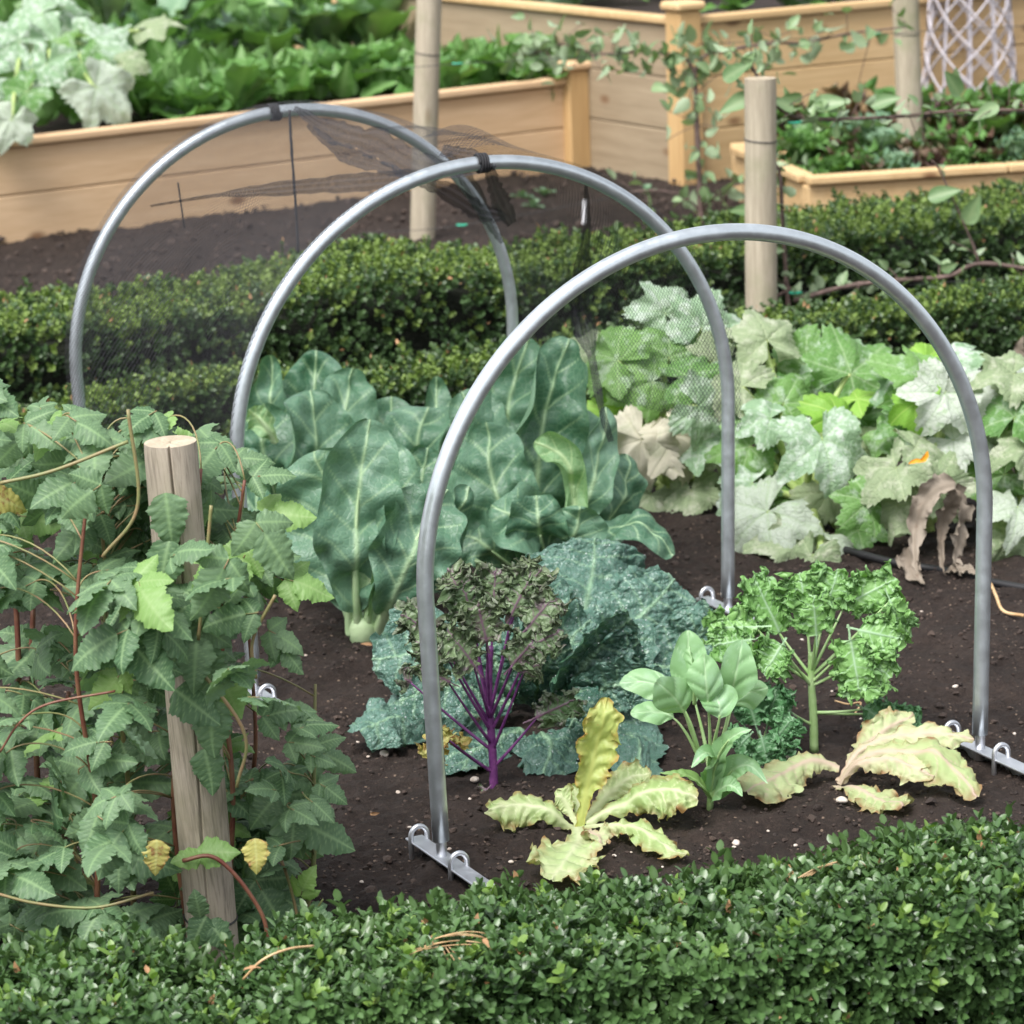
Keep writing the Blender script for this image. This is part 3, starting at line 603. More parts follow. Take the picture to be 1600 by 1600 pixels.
def sleaf():
    mb=MB(); leaf(mb,[[0,0,0],[0,.002,.007],[.004,0,.013]],[-1,0,.2],.004,'ovate',6,5,.9); return dict(v=mb.v[0],q=mb.q[0],a=mb.a[0])
DL=[sleaf() for _ in range(5)]
def gp(px,py,z): return ground(px,py,z)
a0=gp(-160,519,.33); a1=gp(1760,315,.33); dA=nrm(np.array([-(a1-a0)[1],(a1-a0)[0],0]))
hedge(a0,a1,dA,.52,.33,10500,'long clipped box hedge farther back, before the wooden raised beds',M_boxfar,TF,.30,.022,3)
b0=gp(40,652,.24); b1=gp(1760,442,.24); dB=nrm(np.array([-(b1-b0)[1],(b1-b0)[0],0]))
hedge(b0,b1,dB,.24,.24,6000,'lower clipped box hedge behind the cauliflowers and courgettes',M_boxfar,TF,.26,.022,5)
c0=gp(-120,1636,.24); c1=gp(1720,1446,.24); dC=nrm(np.array([-(c1-c0)[1],(c1-c0)[0],0]))
hedge(c0,c1,dC,.28,.24,9800,'clipped box hedge across the bottom front of the picture',M_box,TN,.05,.016,9,z_fn=lambda f:.022*np.clip((f-.72)/.2,0,1)-.035*np.exp(-((f-.245)/.05)**2),clump=.020)
def hz_top(px,py,z=.245): return ground(px,py,z)
# dead leaves and stalks caught on the near hedge
def dryleaf(px,py,z,r,label,grp=None,mat=None,Y=None):
    p=ground(px,py,z) if Y is None else at(px,py,Y); mb=MB(); d_=nrm(rng.normal(size=3)*[1,.6,.5]); n_=nrm(np.array([0,-.6,.8])+rng.normal(0,.3,3))
    leaf(mb,[p-d_*r,p+n_*r*.4,p+d_*r],n_,r*.45,'ovate',12,7,1.1,.15,2,bump=.002); return tag(mb.build('dead_leaf',mat or M_dry),label,'dead leaf',grp)
for px_,py_,r_,l_ in ((1275,1497,.014,'curled tan dead leaf on the near hedge face at the right'),(1568,1428,.010,'pinkish dead leaf high on the near hedge, far right'),(1594,1305,.015,'tan dead leaf on the hedge top at the right frame edge'),(1234,1372,.012,'orange dead leaf beside the dry needles on the hedge top'),(1178,1463,.008,'small brown dead leaf mid near hedge, left of the pale speck'),(1250,1474,.007,'rusty dead leaf low on the near hedge'),(1290,1463,.006,'pale dead leaf on the near hedge centre right'),(1286,1555,.009,'ochre dead leaf near the bottom of the hedge'),(815,1493,.010,'pale dead leaf at the end of the dry stalks on the hedge'),(775,1548,.008,'small orange dead leaf below the dry stalks'),(230,1517,.009,'orange dead leaf left of the wooden post foot'),(395,1518,.010,'pinkish dead leaf right of the wooden post foot'),(762,1478,.009,'cream dead leaf above the dry stalks'),(825,1525,.007,'brown dead leaf in shade of the hedge front'),(1555,1562,.009,'rust dead leaf in the lower right corner of the hedge')):
    dryleaf(px_,py_,.262 if py_<1420 else max(.05,.25-(py_-1490)/1400),r_,l_,Y=None if py_<1420 else float(ground(px_,1480-(px_-800)*.1,.255)[1]-.02))
mb=MB()
for k in range(7):
    a_=ground(640+k*3,1492-k*3,.262); b_=ground(690+k*5,1470-k*4,.285); c_=ground(735+k*8,1482-k*3,.265); tube(mb,bez([a_,b_+rng.normal(0,.004,3),c_+rng.normal(0,.006,3)],12),.0007,5)
for k in range(3):
    a_=ground(690+k*6,1480,.265); c_=ground(700+k*10,1500,.262); tube(mb,bez([a_,c_],4),.0009,5)
tag(mb.build('dry_stalks',M_straw),'bundle of tan dry needles lying on the near hedge','dry stalks')
mb=MB()
for k in range(5):
    a_=ground(1247+k*5,1372-k,.27); c_=ground(1310+k*4,1352-k*2,.275); tube(mb,bez([a_,(a_+c_)/2+[0,0,.01],c_+rng.normal(0,.004,3)],8),.0007,5)
tag(mb.build('dry_stalks',M_straw),'small spray of tan dry needles on the hedge top at the right','dry stalks')
mb=MB(); tube(mb,poly([ground(380,1530,.25),ground(410,1500,.275),ground(450,1483,.28),ground(490,1478,.27)],20),.0016,5); tag(mb.build('bare_twig',M_straw),'thin bare twig arching out of the near hedge beside the post','twig')
# ---------------------------------------------------------------- raised beds
def bed_axes(p0,p1): d_=(p1-p0)*[1,1,0]; L=np.linalg.norm(d_); d_=d_/L; return d_,L,np.array([-d_[1],d_[0],0])
W1=woodmat('bed_timber',(.55,.37,.215),(.74,.54,.345),nrm([.78,.62,0]),7,True,.65,.35)
W1v=woodmat('bed_timber_upright',(.46,.29,.13),(.64,.44,.22),(0,0,1),8,True,.65,.35)
def raised_bed(label,p0,p1,depth,H,nb,mat,corner=('r',),cap=.055,smat=None):
    p0=np.asarray(p0)*[1,1,0];p1=np.asarray(p1)*[1,1,0];d_,L,n_=bed_axes(p0,p1); root=thing('raised_bed',label,'raised bed',p0); Zu=np.array([0,0,1.])
    bh=(H-.0)/nb; th=.04
    def wall(o,dr,ln,inn,wm=None):
        for i in range(nb):
            mb=MB(); box(mb,o+Zu*(i*bh+(.0 if i else -.08)),dr*ln,inn*th*(1+.0*i),Zu*(bh-.004+(0 if i else .08)),.004); mb.build('board',wm or mat,root)
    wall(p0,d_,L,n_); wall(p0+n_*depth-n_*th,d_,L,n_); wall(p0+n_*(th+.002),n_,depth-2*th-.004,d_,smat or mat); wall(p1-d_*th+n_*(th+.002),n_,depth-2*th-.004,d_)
    half=L*.62
    for (o,dr,ln,inn) in ((p0-n_*.025,d_,half-.002,n_),(p0-n_*.025+d_*(half+.002),d_,L-half-.002,n_),(p0+n_*(depth-cap+.02),d_,L,n_),(p0-d_*.02+n_*(cap+.0),n_,depth-2*cap,d_),(p1-d_*(cap-.02)+n_*cap,n_,depth-2*cap,d_)):
        mb=MB(); box(mb,o+Zu*(H+.002),dr*ln,inn*cap*1.1,Zu*.03,.006); mb.build('coping',mat,root)
    for c in corner:
        pc={'r':p1-d_*.07,'l':p0-d_*.03}[c]
        mb=MB(); box(mb,pc-n_*.045+Zu*-.05,d_*.10,n_*.10,Zu*(H+.05+.055),.006); po=mb.build('corner_post',W1v,root)
        mb=MB(); box(mb,pc-n_*.06-d_*.015+Zu*(H+.057),d_*.13,n_*.13,Zu*.035,.010); mb.build('post_cap',mat,po)
    mb=MB(); box(mb,p0+d_*.045+n_*.045+Zu*(H-.10),d_*(L-.09),n_*(depth-.09),Zu*.06,.004); mb.build('bed_soil',M_soil,root)
    return root,p0,d_,n_,L
B1H=.335
q0=ground(-200,407); q1=ground(905,262); r1,B1p,B1d,B1n,B1L=raised_bed('long light timber raised bed at the upper left, full of leafy greens',q0,q1,2.6,B1H,2,W1,('r',))
# bed 2: tall, corner to the camera
cpt=ground(1067,288)*[1,1,0]; fr=nrm(ground(1067,288,0)*0+np.array([.86,.51,0])); 
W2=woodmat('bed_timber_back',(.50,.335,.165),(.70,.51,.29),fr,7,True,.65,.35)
W2shade=woodmat('bed_timber_shaded_side',(.26,.20,.13),(.40,.32,.22),nrm([-.51,.86,0]),7,True,.75,.35)  # shade on the side wall painted in as darker, greyer timber
r2,B2p,B2d,B2n,B2L=raised_bed('taller two-board timber bed behind the apple tree, corner post capped',cpt,cpt+fr*3.4,2.8,.60,3,W2,('l',),smat=W2shade)
# bed 3: low bed of lettuces in front of bed 2
p3=ground(1262,290,.17)*[1,1,0]; p3b=ground(1760,258,.17)*[1,1,0]
r3,B3p,B3d,B3n,B3L=raised_bed('low timber bed of lettuces behind the far hedge at the right',p3,p3b,.95,.17,1,W2,())
# ---------------------------------------------------------------- generic leafy plant
def rosette(name,label,cat,c,nl,L,hw,mats,prof='obov',group=None,tilt=(25,75),n=16,m=9,curl=.6,ruf=.12,rk=3,frill=0,ff=25,part='leaves',stems=None,n2=None,**kw):
    root=thing(name,label,cat,c,group); mbs=[MB() for _ in mats]; sm=MB()
    for i in range(nl):
        az_=i*2.4+random.uniform(-.4,.4); f=i/max(nl-1,1); el=R(tilt[1]+(tilt[0]-tilt[1])*f+random.uniform(-14,14)); l=L*(.65+.35*f)*random.uniform(.8,1.15)
        h_=np.array([math.cos(az_),math.sin(az_),0]); Zu=np.array([0,0,1.])
        tip=c+h_*l*math.cos(el)+Zu*l*math.sin(el); c1=c+h_*l*.25*math.cos(el+.25)+Zu*l*.45*math.sin(min(el+.3,1.5)); c2=c+h_*l*.75*math.cos(el)+Zu*(l*.85*math.sin(el)+l*.12)
        k=i%len(mats); leaf(mbs[k],[c,c1,c2,tip],-h_*.6*math.sin(el)+Zu*(math.cos(el)+.3),hw*random.uniform(.8,1.2),prof,n,m,curl,ruf,rk,frill,ff,mr=L*.02,vw=L*.008,**kw)
    for mb_,mt in zip(mbs,mats):
        if mb_.n: mb_.build(part,mt,root)
    return root
# greens in bed 1
B1z=B1H-.04
def bedpt(px,py,z): p=ground(px,py,z); return p
cols=['first','second','third','fourth','fifth','sixth','seventh','eighth','ninth','tenth','eleventh','twelfth','thirteenth','fourteenth','fifteenth']
ri=0
row_px=[(225,168,.9,0),(300,172,.85,0),(372,165,.9,0),(455,150,1.1,0),(532,140,1.0,0),(600,128,1.2,0),(700,140,.9,0),(760,118,1.0,0),(825,125,.9,0),(880,120,.7,0)]
for i,(a_,b_,s_,_) in enumerate(row_px):
    rosette('leafy_green','low leafy green just behind the long bed coping, %s from the left'%cols[i],'leafy green',bedpt(a_,b_+20,B1z),10,.29*random.uniform(.75,1.25),.092*random.uniform(.7,1.2),[M_green,M_green],'obov','leafy greens in the long raised bed',tilt=(-8,70),veins=6)
for i,(a_,b_,s_) in enumerate(((240,105,1.1),(330,100,1.2),(420,96,1.2),(510,85,1.5),(585,85,1.5),(700,80,1.3),(790,78,1.2),(870,85,1.0))):
    rosette('leafy_green','taller broad green in the second row of the long bed, %s from the left'%cols[i],'leafy green',bedpt(a_,b_+20,B1z),11,.36*random.uniform(.7,1.3),.112*random.uniform(.8,1.2),[M_green,M_greenb],'obov','leafy greens in the long raised bed',tilt=(30,85),veins=6)
for i,(a_,b_,s_) in enumerate(((170,45,1.3),(300,35,1.2),(420,30,1.5),(540,25,1.6),(640,20,1.4),(760,20,1.4),(850,25,1.2),(250,-25,1.6),(400,-40,1.6),(560,-45,1.6),(720,-40,1.5),(850,-30,1.3))):
    rosette('leafy_green',('blue green brassica in the third row of the long bed, %s from the left'%cols[i] if i<7 else 'rearmost blue green brassica of the long bed, %s from the left'%cols[i-7]),'leafy green',bedpt(a_,b_+16,B1z),12,.42*s_,.085*s_,[M_greenb,M_green],'obov','leafy greens in the long raised bed',tilt=(30,88),veins=6)
# filler foliage low in bed 1 (ground cover between plants)
def cover(label,pts,T,mat,n,spread):
    mb=MB()
    for i in range(n):
        p=random.choice(pts)+rng.normal(0,1,3)*spread; M=rot_to(nrm(rng.normal(0,.5,3)+np.array([0,-.3,1])),random.uniform(0,6.28))*random.uniform(.6,1.4); mb.inst(random.choice(T),M,p,random.random())
    return tag(mb.build('ground_cover',mat),label,'ground cover',kind='stuff')
def leaf_tpl(L,hw,prof,n=9,m=5,**kw):
    mb=MB(); leaf(mb,[[0,0,0],[0,0,L*.5],[L*.25,0,L]],[-1,0,.2],hw,prof,n,m,**kw); return dict(v=mb.v[0],q=mb.q[0],a=mb.a[0])
GT=[leaf_tpl(.13,.035,'ovate',curl=.5,ruf=.1) for _ in range(5)]
cover('small low leaves filling the gaps in the long raised bed',[bedpt(x_,y_,B1z+.03) for x_ in range(0,900,30) for y_ in (-60,-10,40,90,130,160) if y_<175-x_*.05],GT,M_green,1900,np.array([.08,.15,.03]))
cover('small low leaves overhanging the coping of the long raised bed',[bedpt(x_,y_-.093*x_,B1z+.05) for x_ in range(-60,900,20) for y_ in (196,188,180,170)],GT,M_green,260,np.array([.04,.03,.02]))
# squash leaves at upper left
def squash_plant(label,crown,leaves,grp,cat='squash plant',name='squash_plant'):
    """leaves: (px,py,r_px,dY,tip direction in the picture (deg), face elevation deg, material index)"""
    root=thing(name,label,cat,crown,grp); mbs={}; st=MB()
    if name=='courgette_plant':
        xs_=[l[0] for l in leaves]; leaves=list(leaves)+[(random.uniform(min(xs_),max(xs_)),random.uniform(580,810),random.uniform(42,66),random.uniform(.02,.28),random.uniform(0,360),random.uniform(20,60),random.choice((0,0,0,3,1))) for _ in range(7)]
    for (px_,py_,rp,dY,td,fe,mi) in leaves:
        Yl=crown[1]+dY if SQS<2 else float(ground(px_,407-.125*(px_+200))[1])+max(-.16,(185-.09*px_-py_)*.0062); c=at(px_,py_,Yl); r=rp/px_m(Yl)*(1.28 if name=='courgette_plant' else 1.18)
        fe=fe+random.uniform(-22,22); az_=R(random.uniform(-48,48)); N=nrm(np.array([math.sin(az_)*math.cos(R(fe)),-math.cos(az_)*math.cos(R(fe)),math.sin(R(fe))]))
        a_=R(td); F_=np.array([math.cos(a_),0,0])+math.sin(a_)*UP; F_=nrm(F_-N*(F_@N))
        squash_leaf(mbs.setdefault(mi,MB()),c-F_*r*.15,F_,N,r,fold=random.uniform(.05,.15),droop=random.uniform(.2,.75),ruf=random.uniform(.12,.28))
        c0=c-F_*r*.15-N*.002; hd=c0-crown; midp=crown+hd*.5+np.array([0,0,.35*np.linalg.norm(hd)])+(-N*.03)
        tube(st,bez([crown+rng.normal(0,.008,3),crown+hd*.3+[0,0,.25*np.linalg.norm(hd)],c0-N*.06-F_*.02,c0],22),np.linspace(.0115,.0065,22)*(1 if cat!='x' else 1),7,flat=.9)
    for mi,mb_ in mbs.items(): mb_.build('leaves',M_sq[mi],root)
    st.build('leaf_stalks',M_sqst,root); return root
Yc=float(bedpt(60,150,B1z)[1])
SQS=2.3
sq1=squash_plant('large silver leaved squash spilling over the bed edge at the upper left',bedpt(60,150,B1z),[(55,25,72,.2,170,50,1),(150,70,75,0,-20,50,1),(160,145,68,-.25,-40,38,2),(70,110,55,-.1,-100,45,1),(15,195,45,-.3,-110,30,2),(20,60,60,.2,150,50,1),(110,10,60,.4,40,55,1),(35,150,50,-.2,-140,30,0),(130,105,50,0,-60,30,0),(240,40,45,.3,10,55,3),(-30,120,70,0,200,45,1),(200,100,38,0,-15,60,3),(95,60,45,.3,90,40,0)],None)
SQS=1.0
sq2=squash_plant('silvery squash at the very top of the long raised bed, left of centre',bedpt(330,10,B1z),[(310,20,50,0,10,50,1),(350,45,45,-.1,-20,50,1),(270,10,45,.1,170,50,0),(400,35,38,0,-20,50,1),(340,-20,60,.3,60,60,1)],None)
for (a_,b_,l_,s_) in ((2,88,'orange squash flower at the left frame edge under silver leaves',.028),(23,108,'pale orange squash bud below the silver leaves',.016),(14,146,'small yellow squash bud low at the left frame edge',.011)):
    c=at(a_,b_,Yc-.45); mb=MB()
    for k in range(5):
        q=k*1.257; d_=np.array([math.cos(q)*.6,-.3,math.sin(q)*.6+.5]); leaf(mb,[c,c+nrm(d_)*s_*.6,c+nrm(d_)*s_*1.3],-d_+np.array([0,-1,.3]),s_*.5,'ovate',10,6,.8)
    tag(mb.build('squash_flower',M_flower),l_,'flower')
# bed 2 / bed 3 plants
for i,(a_,b_) in enumerate(((900,-30),(960,-45),(1060,-40),(1150,-15),(1230,-22),(1310,-30),(1400,-35),(1480,-40))):
    rosette('leafy_green','dark green plant in the tall back bed, %s from the left along its top edge'%cols[i],'leafy green',ground(a_,b_+42,.55),14,.30,.06,[M_green],'obov','greens in the tall back bed',tilt=(10,80),veins=6)
def b3(px,py): return ground(px,py,.14)
for i,(a_,b_,mt,s_,l_) in enumerate(((1235,190,[M_redl,M_green],1,'dark red frilly lettuce at the left end of the low bed'),(1300,170,[M_redl],1.2,'maroon lettuce behind the variegated leaves'),(1360,150,[M_redl],1.5,'large bronze red lettuce left of the tall right post'),(1260,235,[M_green],1,'mid green salad plant spilling over the low bed corner'),(1320,240,[M_green,M_redl],1,'mixed green and purple salad head centre left of the low bed'),(1380,235,[M_greenb],1,'pale green salad plant just left of the right tall post'),(1290,205,[M_greenb,M_green],1,'bright lobed salad plant in the low bed middle'),(1350,210,[M_greenb],1,'grey green salad plant behind the low bed front'),(1470,235,[M_redl,M_green],1,'purple leaved lettuce right of the right tall post'),(1540,215,[M_green,M_redl],1.5,'dark green chard with broad leaves in the low bed'),(1590,200,[M_green],1.7,'tall dark chard at the right frame edge'),(1500,200,[M_green,M_redl],1.3,'olive chard plant below the willow lattice'),(1600,240,[M_greenb],1,'pale cabbage seedling at the right end of the low bed'),(1410,195,[M_redl,M_green],1.5,'reddish plant half hidden by the right tall post'))):
    rosette('salad_plant',l_,'salad plant',b3(a_,b_+30),16,.19*s_,.055*s_,mt,'obov',None,tilt=(15,80),n=20,m=11,ruf=.3,rk=4,frill=.006,ff=40,veins=6)
for i,(a_,b_,s_) in enumerate(((1490,120,1.),(1560,110,1.1),(1620,100,1.),(1530,60,1.1),(1600,40,1.2))):
    rosette('leafy_green','upright strap leaved green behind the willow lattice, %s from the left'%cols[i],'leafy green',ground(a_,b_+40,.12)+np.array([0,.0,0]),9,.62*s_,.045,[M_green,M_sq[4] if i in (1,3) else M_green],'lance','upright greens behind the willow lattice',tilt=(60,88),veins=8)
# willow obelisk
g_=ground(1515,190,.14); ob=thing('obelisk','pale grey woven lattice obelisk standing in the low bed','obelisk',g_); M_wil=stemmat('willow_grey',(.36,.33,.36),(.52,.49,.52),.7)
def obr(z): # radius
    return .19-.085*z
def _o(z): return .21-.085*z
for k in range(10):
    q=k*.628+.2; mb=MB(); tube(mb,[g_+np.array([math.cos(q)*obr(z),math.sin(q)*obr(z),z]) for z in np.linspace(-.05,1.5,12)],.0055,6); mb.build('upright',M_wil,ob)
for k in range(16):
    dr=1 if k%2 else -1; q0_=(k//2)*.785; mb=MB(); tube(mb,[g_+np.array([math.cos(q0_+dr*z*5.5)*(obr(z)+.008),math.sin(q0_+dr*z*5.5)*(obr(z)+.008),z]) for z in np.linspace(.0,1.5,60)],.0045,6); mb.build('woven_band',M_wil,ob)
for k,z0 in enumerate((.05,)):
    mb=MB(); q=np.linspace(0,2*np.pi,40); tube(mb,[g_+np.array([math.cos(a)*(obr(z0)+.014),math.sin(a)*(obr(z0)+.014),z0]) for a in q],.007,6); mb.build('hoop_band',M_wil,ob)
# far planting beyond the beds
far=[]
for i in range(10):
    x_=-2.6+i*.75; 
    rosette('shrub','dark green shrub far behind the raised beds, %s from the left'%cols[i],'shrub',np.array([x_,17.2+(i%2)*.8,0]),60,.9,.10,[M_green],'ovate','shrubs behind the raised beds',tilt=(0,88),n=8,m=5,veins=5)
# ---------------------------------------------------------------- espalier apples
AT=[leaf_tpl(.062,.019,'ovate',9,5,curl=.5,ruf=.05,veins=6,mr=.0015,vw=.001) for _ in range(6)]
def espalier(label,base,arms,leafdens,Yd,grp=None,size=1.0,extra=()):
    root=thing('espalier_apple',label,'apple tree',base,grp); lf=MB()
    tr_=MB(); first=True; br=MB()
    for (pts,r0,r1,nl,spr) in arms:
        nl=int(nl*.62)
        path=poly([at(a_,b_,Yd+dy) for (a_,b_,dy) in [(p+(0,))[:3] for p in pts]],40)
        tube(tr_ if first else br,path,np.linspace(r0,r1,40)*(1+.08*rng.standard_normal(40)),7); first=False
        for k in range(nl):
            i_=rng.integers(2,40); p=path[i_]+rng.normal(0,spr,3)*[1,.7,1]; 
            d_=nrm(rng.normal(0,1,3)+[0,-.2,.6]); M=rot_to(d_,random.uniform(0,6.28))*random.uniform(.6,1.25)*size; lf.inst(random.choice(AT),M,p,random.random())
            if k%3==0: tube(br,bez([path[i_],(path[i_]+p)/2+[0,0,.01],p],5),.0014,5)
    for (a_,b_,dy,td,s_) in extra:
        p=at(a_,b_,Yd+dy); d_=nrm(np.array([math.cos(R(td)),-.3,math.sin(R(td))])); leaf(lf,[p,p+d_*.03*s_,p+d_*.065*s_+[0,0,-.008]],[0,-1,.6],.017*s_,'ovate',12,7,.6,veins=6,mr=.0015,vw=.001)
    tr_.build('trunk',M_bark,root); br.build('branches',M_bark,root); lf.build('leaves',M_apple,root); return root
g_=ground(1095,352); Y1=float(g_[1])
espalier('slim espalier apple in front of the tall back bed, arms trained both ways',g_,[([(1096,352),(1094,300),(1090,220),(1087,160),(1086,112)],.012,.008,70,.05),
 ([(1086,112),(1100,88),(1140,78),(1200,68),(1260,66),(1330,52),(1420,42)],.007,.003,120,.05),([(1086,115),(1070,92),(1030,82),(980,82),(930,86)],.006,.003,110,.045),
 ([(1098,330),(1112,312),(1135,295),(1165,285),(1240,280),(1310,275),(1400,262)],.006,.003,60,.045),([(1094,330),(1070,308),(1030,298),(990,300),(960,312)],.005,.003,14,.04),([(930,86),(880,70),(840,82),(800,85)],.003,.002,95,.05)],1,Y1,size=1.05)
g_=ground(1236,560); Y2=float(g_[1])
espalier('variegated leaved espalier apple rising between the hedges beside the pale post',g_,[([(1236,560),(1232,480),(1226,400),(1222,330),(1218,270),(1205,250)],.008,.004,45,.03),
 ([(1160,95),(1178,110),(1200,150),(1235,180),(1300,186),(1400,182),(1500,173),(1620,172)],.0055,.004,165,.035),([(1240,470),(1320,448),(1400,438),(1480,432),(1530,412),(1620,422)],.007,.006,60,.03),
 ([(1530,412),(1515,370),(1470,270),(1455,250)],.004,.002,14,.03),([(1236,450),(1200,470),(1160,480),(1120,500)],.005,.003,34,.03)],1,Y2,size=.72,
 extra=((1130,125,0,35,1.5),(1175,150,0,200,1.6),(1240,170,0,150,1.2),(1270,165,0,10,1.6),(1160,110,0,60,1.1),(1360,165,0,20,1.4),(1310,170,0,160,1.2),(1500,150,0,120,1.5),(1560,165,0,200,1.3),(1450,310,0,20,1.5),(1510,350,0,70,1.6),(1180,395,0,10,1.3),(1180,330,0,170,1.2)))
for (a_,b_,Yd,l_) in ((715,100,Y1-.2,'green plastic tie on the wire right of the tall back post'),(722,352,Y1-.4,'green plastic tie seen through the net, low on the wire'),(1368,53,Y1,'green plastic tie left of the tall right post top'),(1242,192,Y2,'large green plastic tie beside the pale post'),(1370,270,Y1,'green plastic tie on the low wire by the right post'),(1242,458,Y2,'green plastic tie low behind the nearest hoop')):
    c=at(a_,b_,Yd); mb=MB(); tube(mb,bez([c-[.018,0,-.002],c+[0,-.01,0],c+[.018,0,.002]],10),np.array([.004,.006,.0065,.0065,.006,.006,.0065,.006,.005,.004]),8,flat=.6); tag(mb.build('plant_tie',M_tie),l_,'plant tie')
for (pts,Yd,l_) in (([(560,112),(715,100),(930,88)],Y1-.3,'thin training wire running across the long raised bed to the apple'),([(1090,70),(1420,50),(1700,36)],Y1,'top training wire from the apple past the right tall post'),([(1175,203),(1240,193),(1420,183),(1700,172)],Y2,'training wire carrying the variegated apple arm'),([(560,365),(722,352),(1000,300)],Y1-.4,'low training wire behind the netting'),([(1180,290),(1420,272),(1700,255)],Y1,'low training wire in front of the low lettuce bed'),([(1175,470),(1242,458),(1700,425)],Y2,'lowest training wire between the two hedges')):
    mb=MB(); tube(mb,poly([at(a_,b_,Yd) for a_,b_ in pts],20),.0013,5); tag(mb.build('training_wire',M_wire),l_,'wire')
p=at(1133,330,Y1-1.0); mb=MB(); g2=ground(910,352); 
box(mb,at(909,350,9.9),np.array([.012,0,0]),np.array([0,.002,0]),np.array([.006,0,.075]),.0005); tag(mb.build('plant_label',M_label),'white plastic plant label in the soil beyond the middle hoop','plant label')
for i,(a_,b_) in enumerate(((815,305),(833,318),(850,300),(1010,298))):
    rosette('seedling','tiny pale seedling in the soil strip beyond the net, %s from the left'%cols[i],'seedling',ground(a_,b_+8),6,.05,.016,[M_greenb],'round',None,tilt=(20,70),n=8,m=5)
# ---------------------------------------------------------------- raspberries
def rleaf_tpl():
    mb=MB(); L=.078; leaf(mb,[[0,0,0],[0,0,.35*L],[random.uniform(.05,.22)*L,0,.75*L],[random.uniform(.2,.45)*L,random.uniform(-.1,.1)*L,L]],[-1,0,.1],.0290,'ovate',45,13,-.35+random.uniform(-.35,.2),.07,3,veins=9,va=2.6,quilt=.0026,vw=.0011,mr=.0014,teeth=.15,nt=14,bump=.004)
    return dict(v=mb.v[0],q=mb.q[0],a=mb.a[0])
RT_=[rleaf_tpl() for _ in range(14)]
def trifoliate(mb,st,p,tipdir,N,s,five=False,rv=None):
    """p = point where leaflets meet"""
    T=nrm(tipdir); N=np.asarray(N,float); N=nrm(N-T*(N@T)); S=np.cross(N,T); rv=random.random() if rv is None else rv
    angs=[(0,1.12,.018),(62,.82,0),(-62,.82,0)]+([(118,.6,-.012),(-118,.6,-.012)] if five else [])
    for an,sc_,fo in angs:
        an=R(an+random.uniform(-8,8)); d_=T*math.cos(an)+S*math.sin(an); n_=nrm(N+rng.normal(0,.12,3)-d_*.1)
        n_=nrm(n_-d_*(n_@d_)); M=np.stack([-n_,np.cross(d_,-n_),d_],-1)*s*sc_*random.uniform(.85,1.1)
        mb.inst(random.choice(RT_),M,p+T*fo*s,min(1,max(0,rv+random.uniform(-.15,.15))))
    tube(st,[p+T*.018*s,p],.0009,5)
def in_region(x,y):
    top=np.interp(x,[-80,0,100,150,260,330,400,440,470,520],[590,600,650,645,640,660,740,810,890,1100])
    right=np.interp(y,[600,740,900,950,1010,1060,1130,1230,1300,1400,1470],[330,390,455,430,400,415,490,500,480,500,470])
    return y>top and x<right and y<1460
POSTY=4.17
def near_post(x,y,m=30):
    cx_=266+(y-690)*.0852; return abs(x-cx_)<43+m
rasps=[('leafy raspberry bush filling the left frame edge, red canes at its foot',-60,170,4.25),('raspberry bush tied around the weathered post, leaves on both sides',150,400,4.12),('outer raspberry shoots reaching right of the weathered post over the soil',330,540,4.3)]
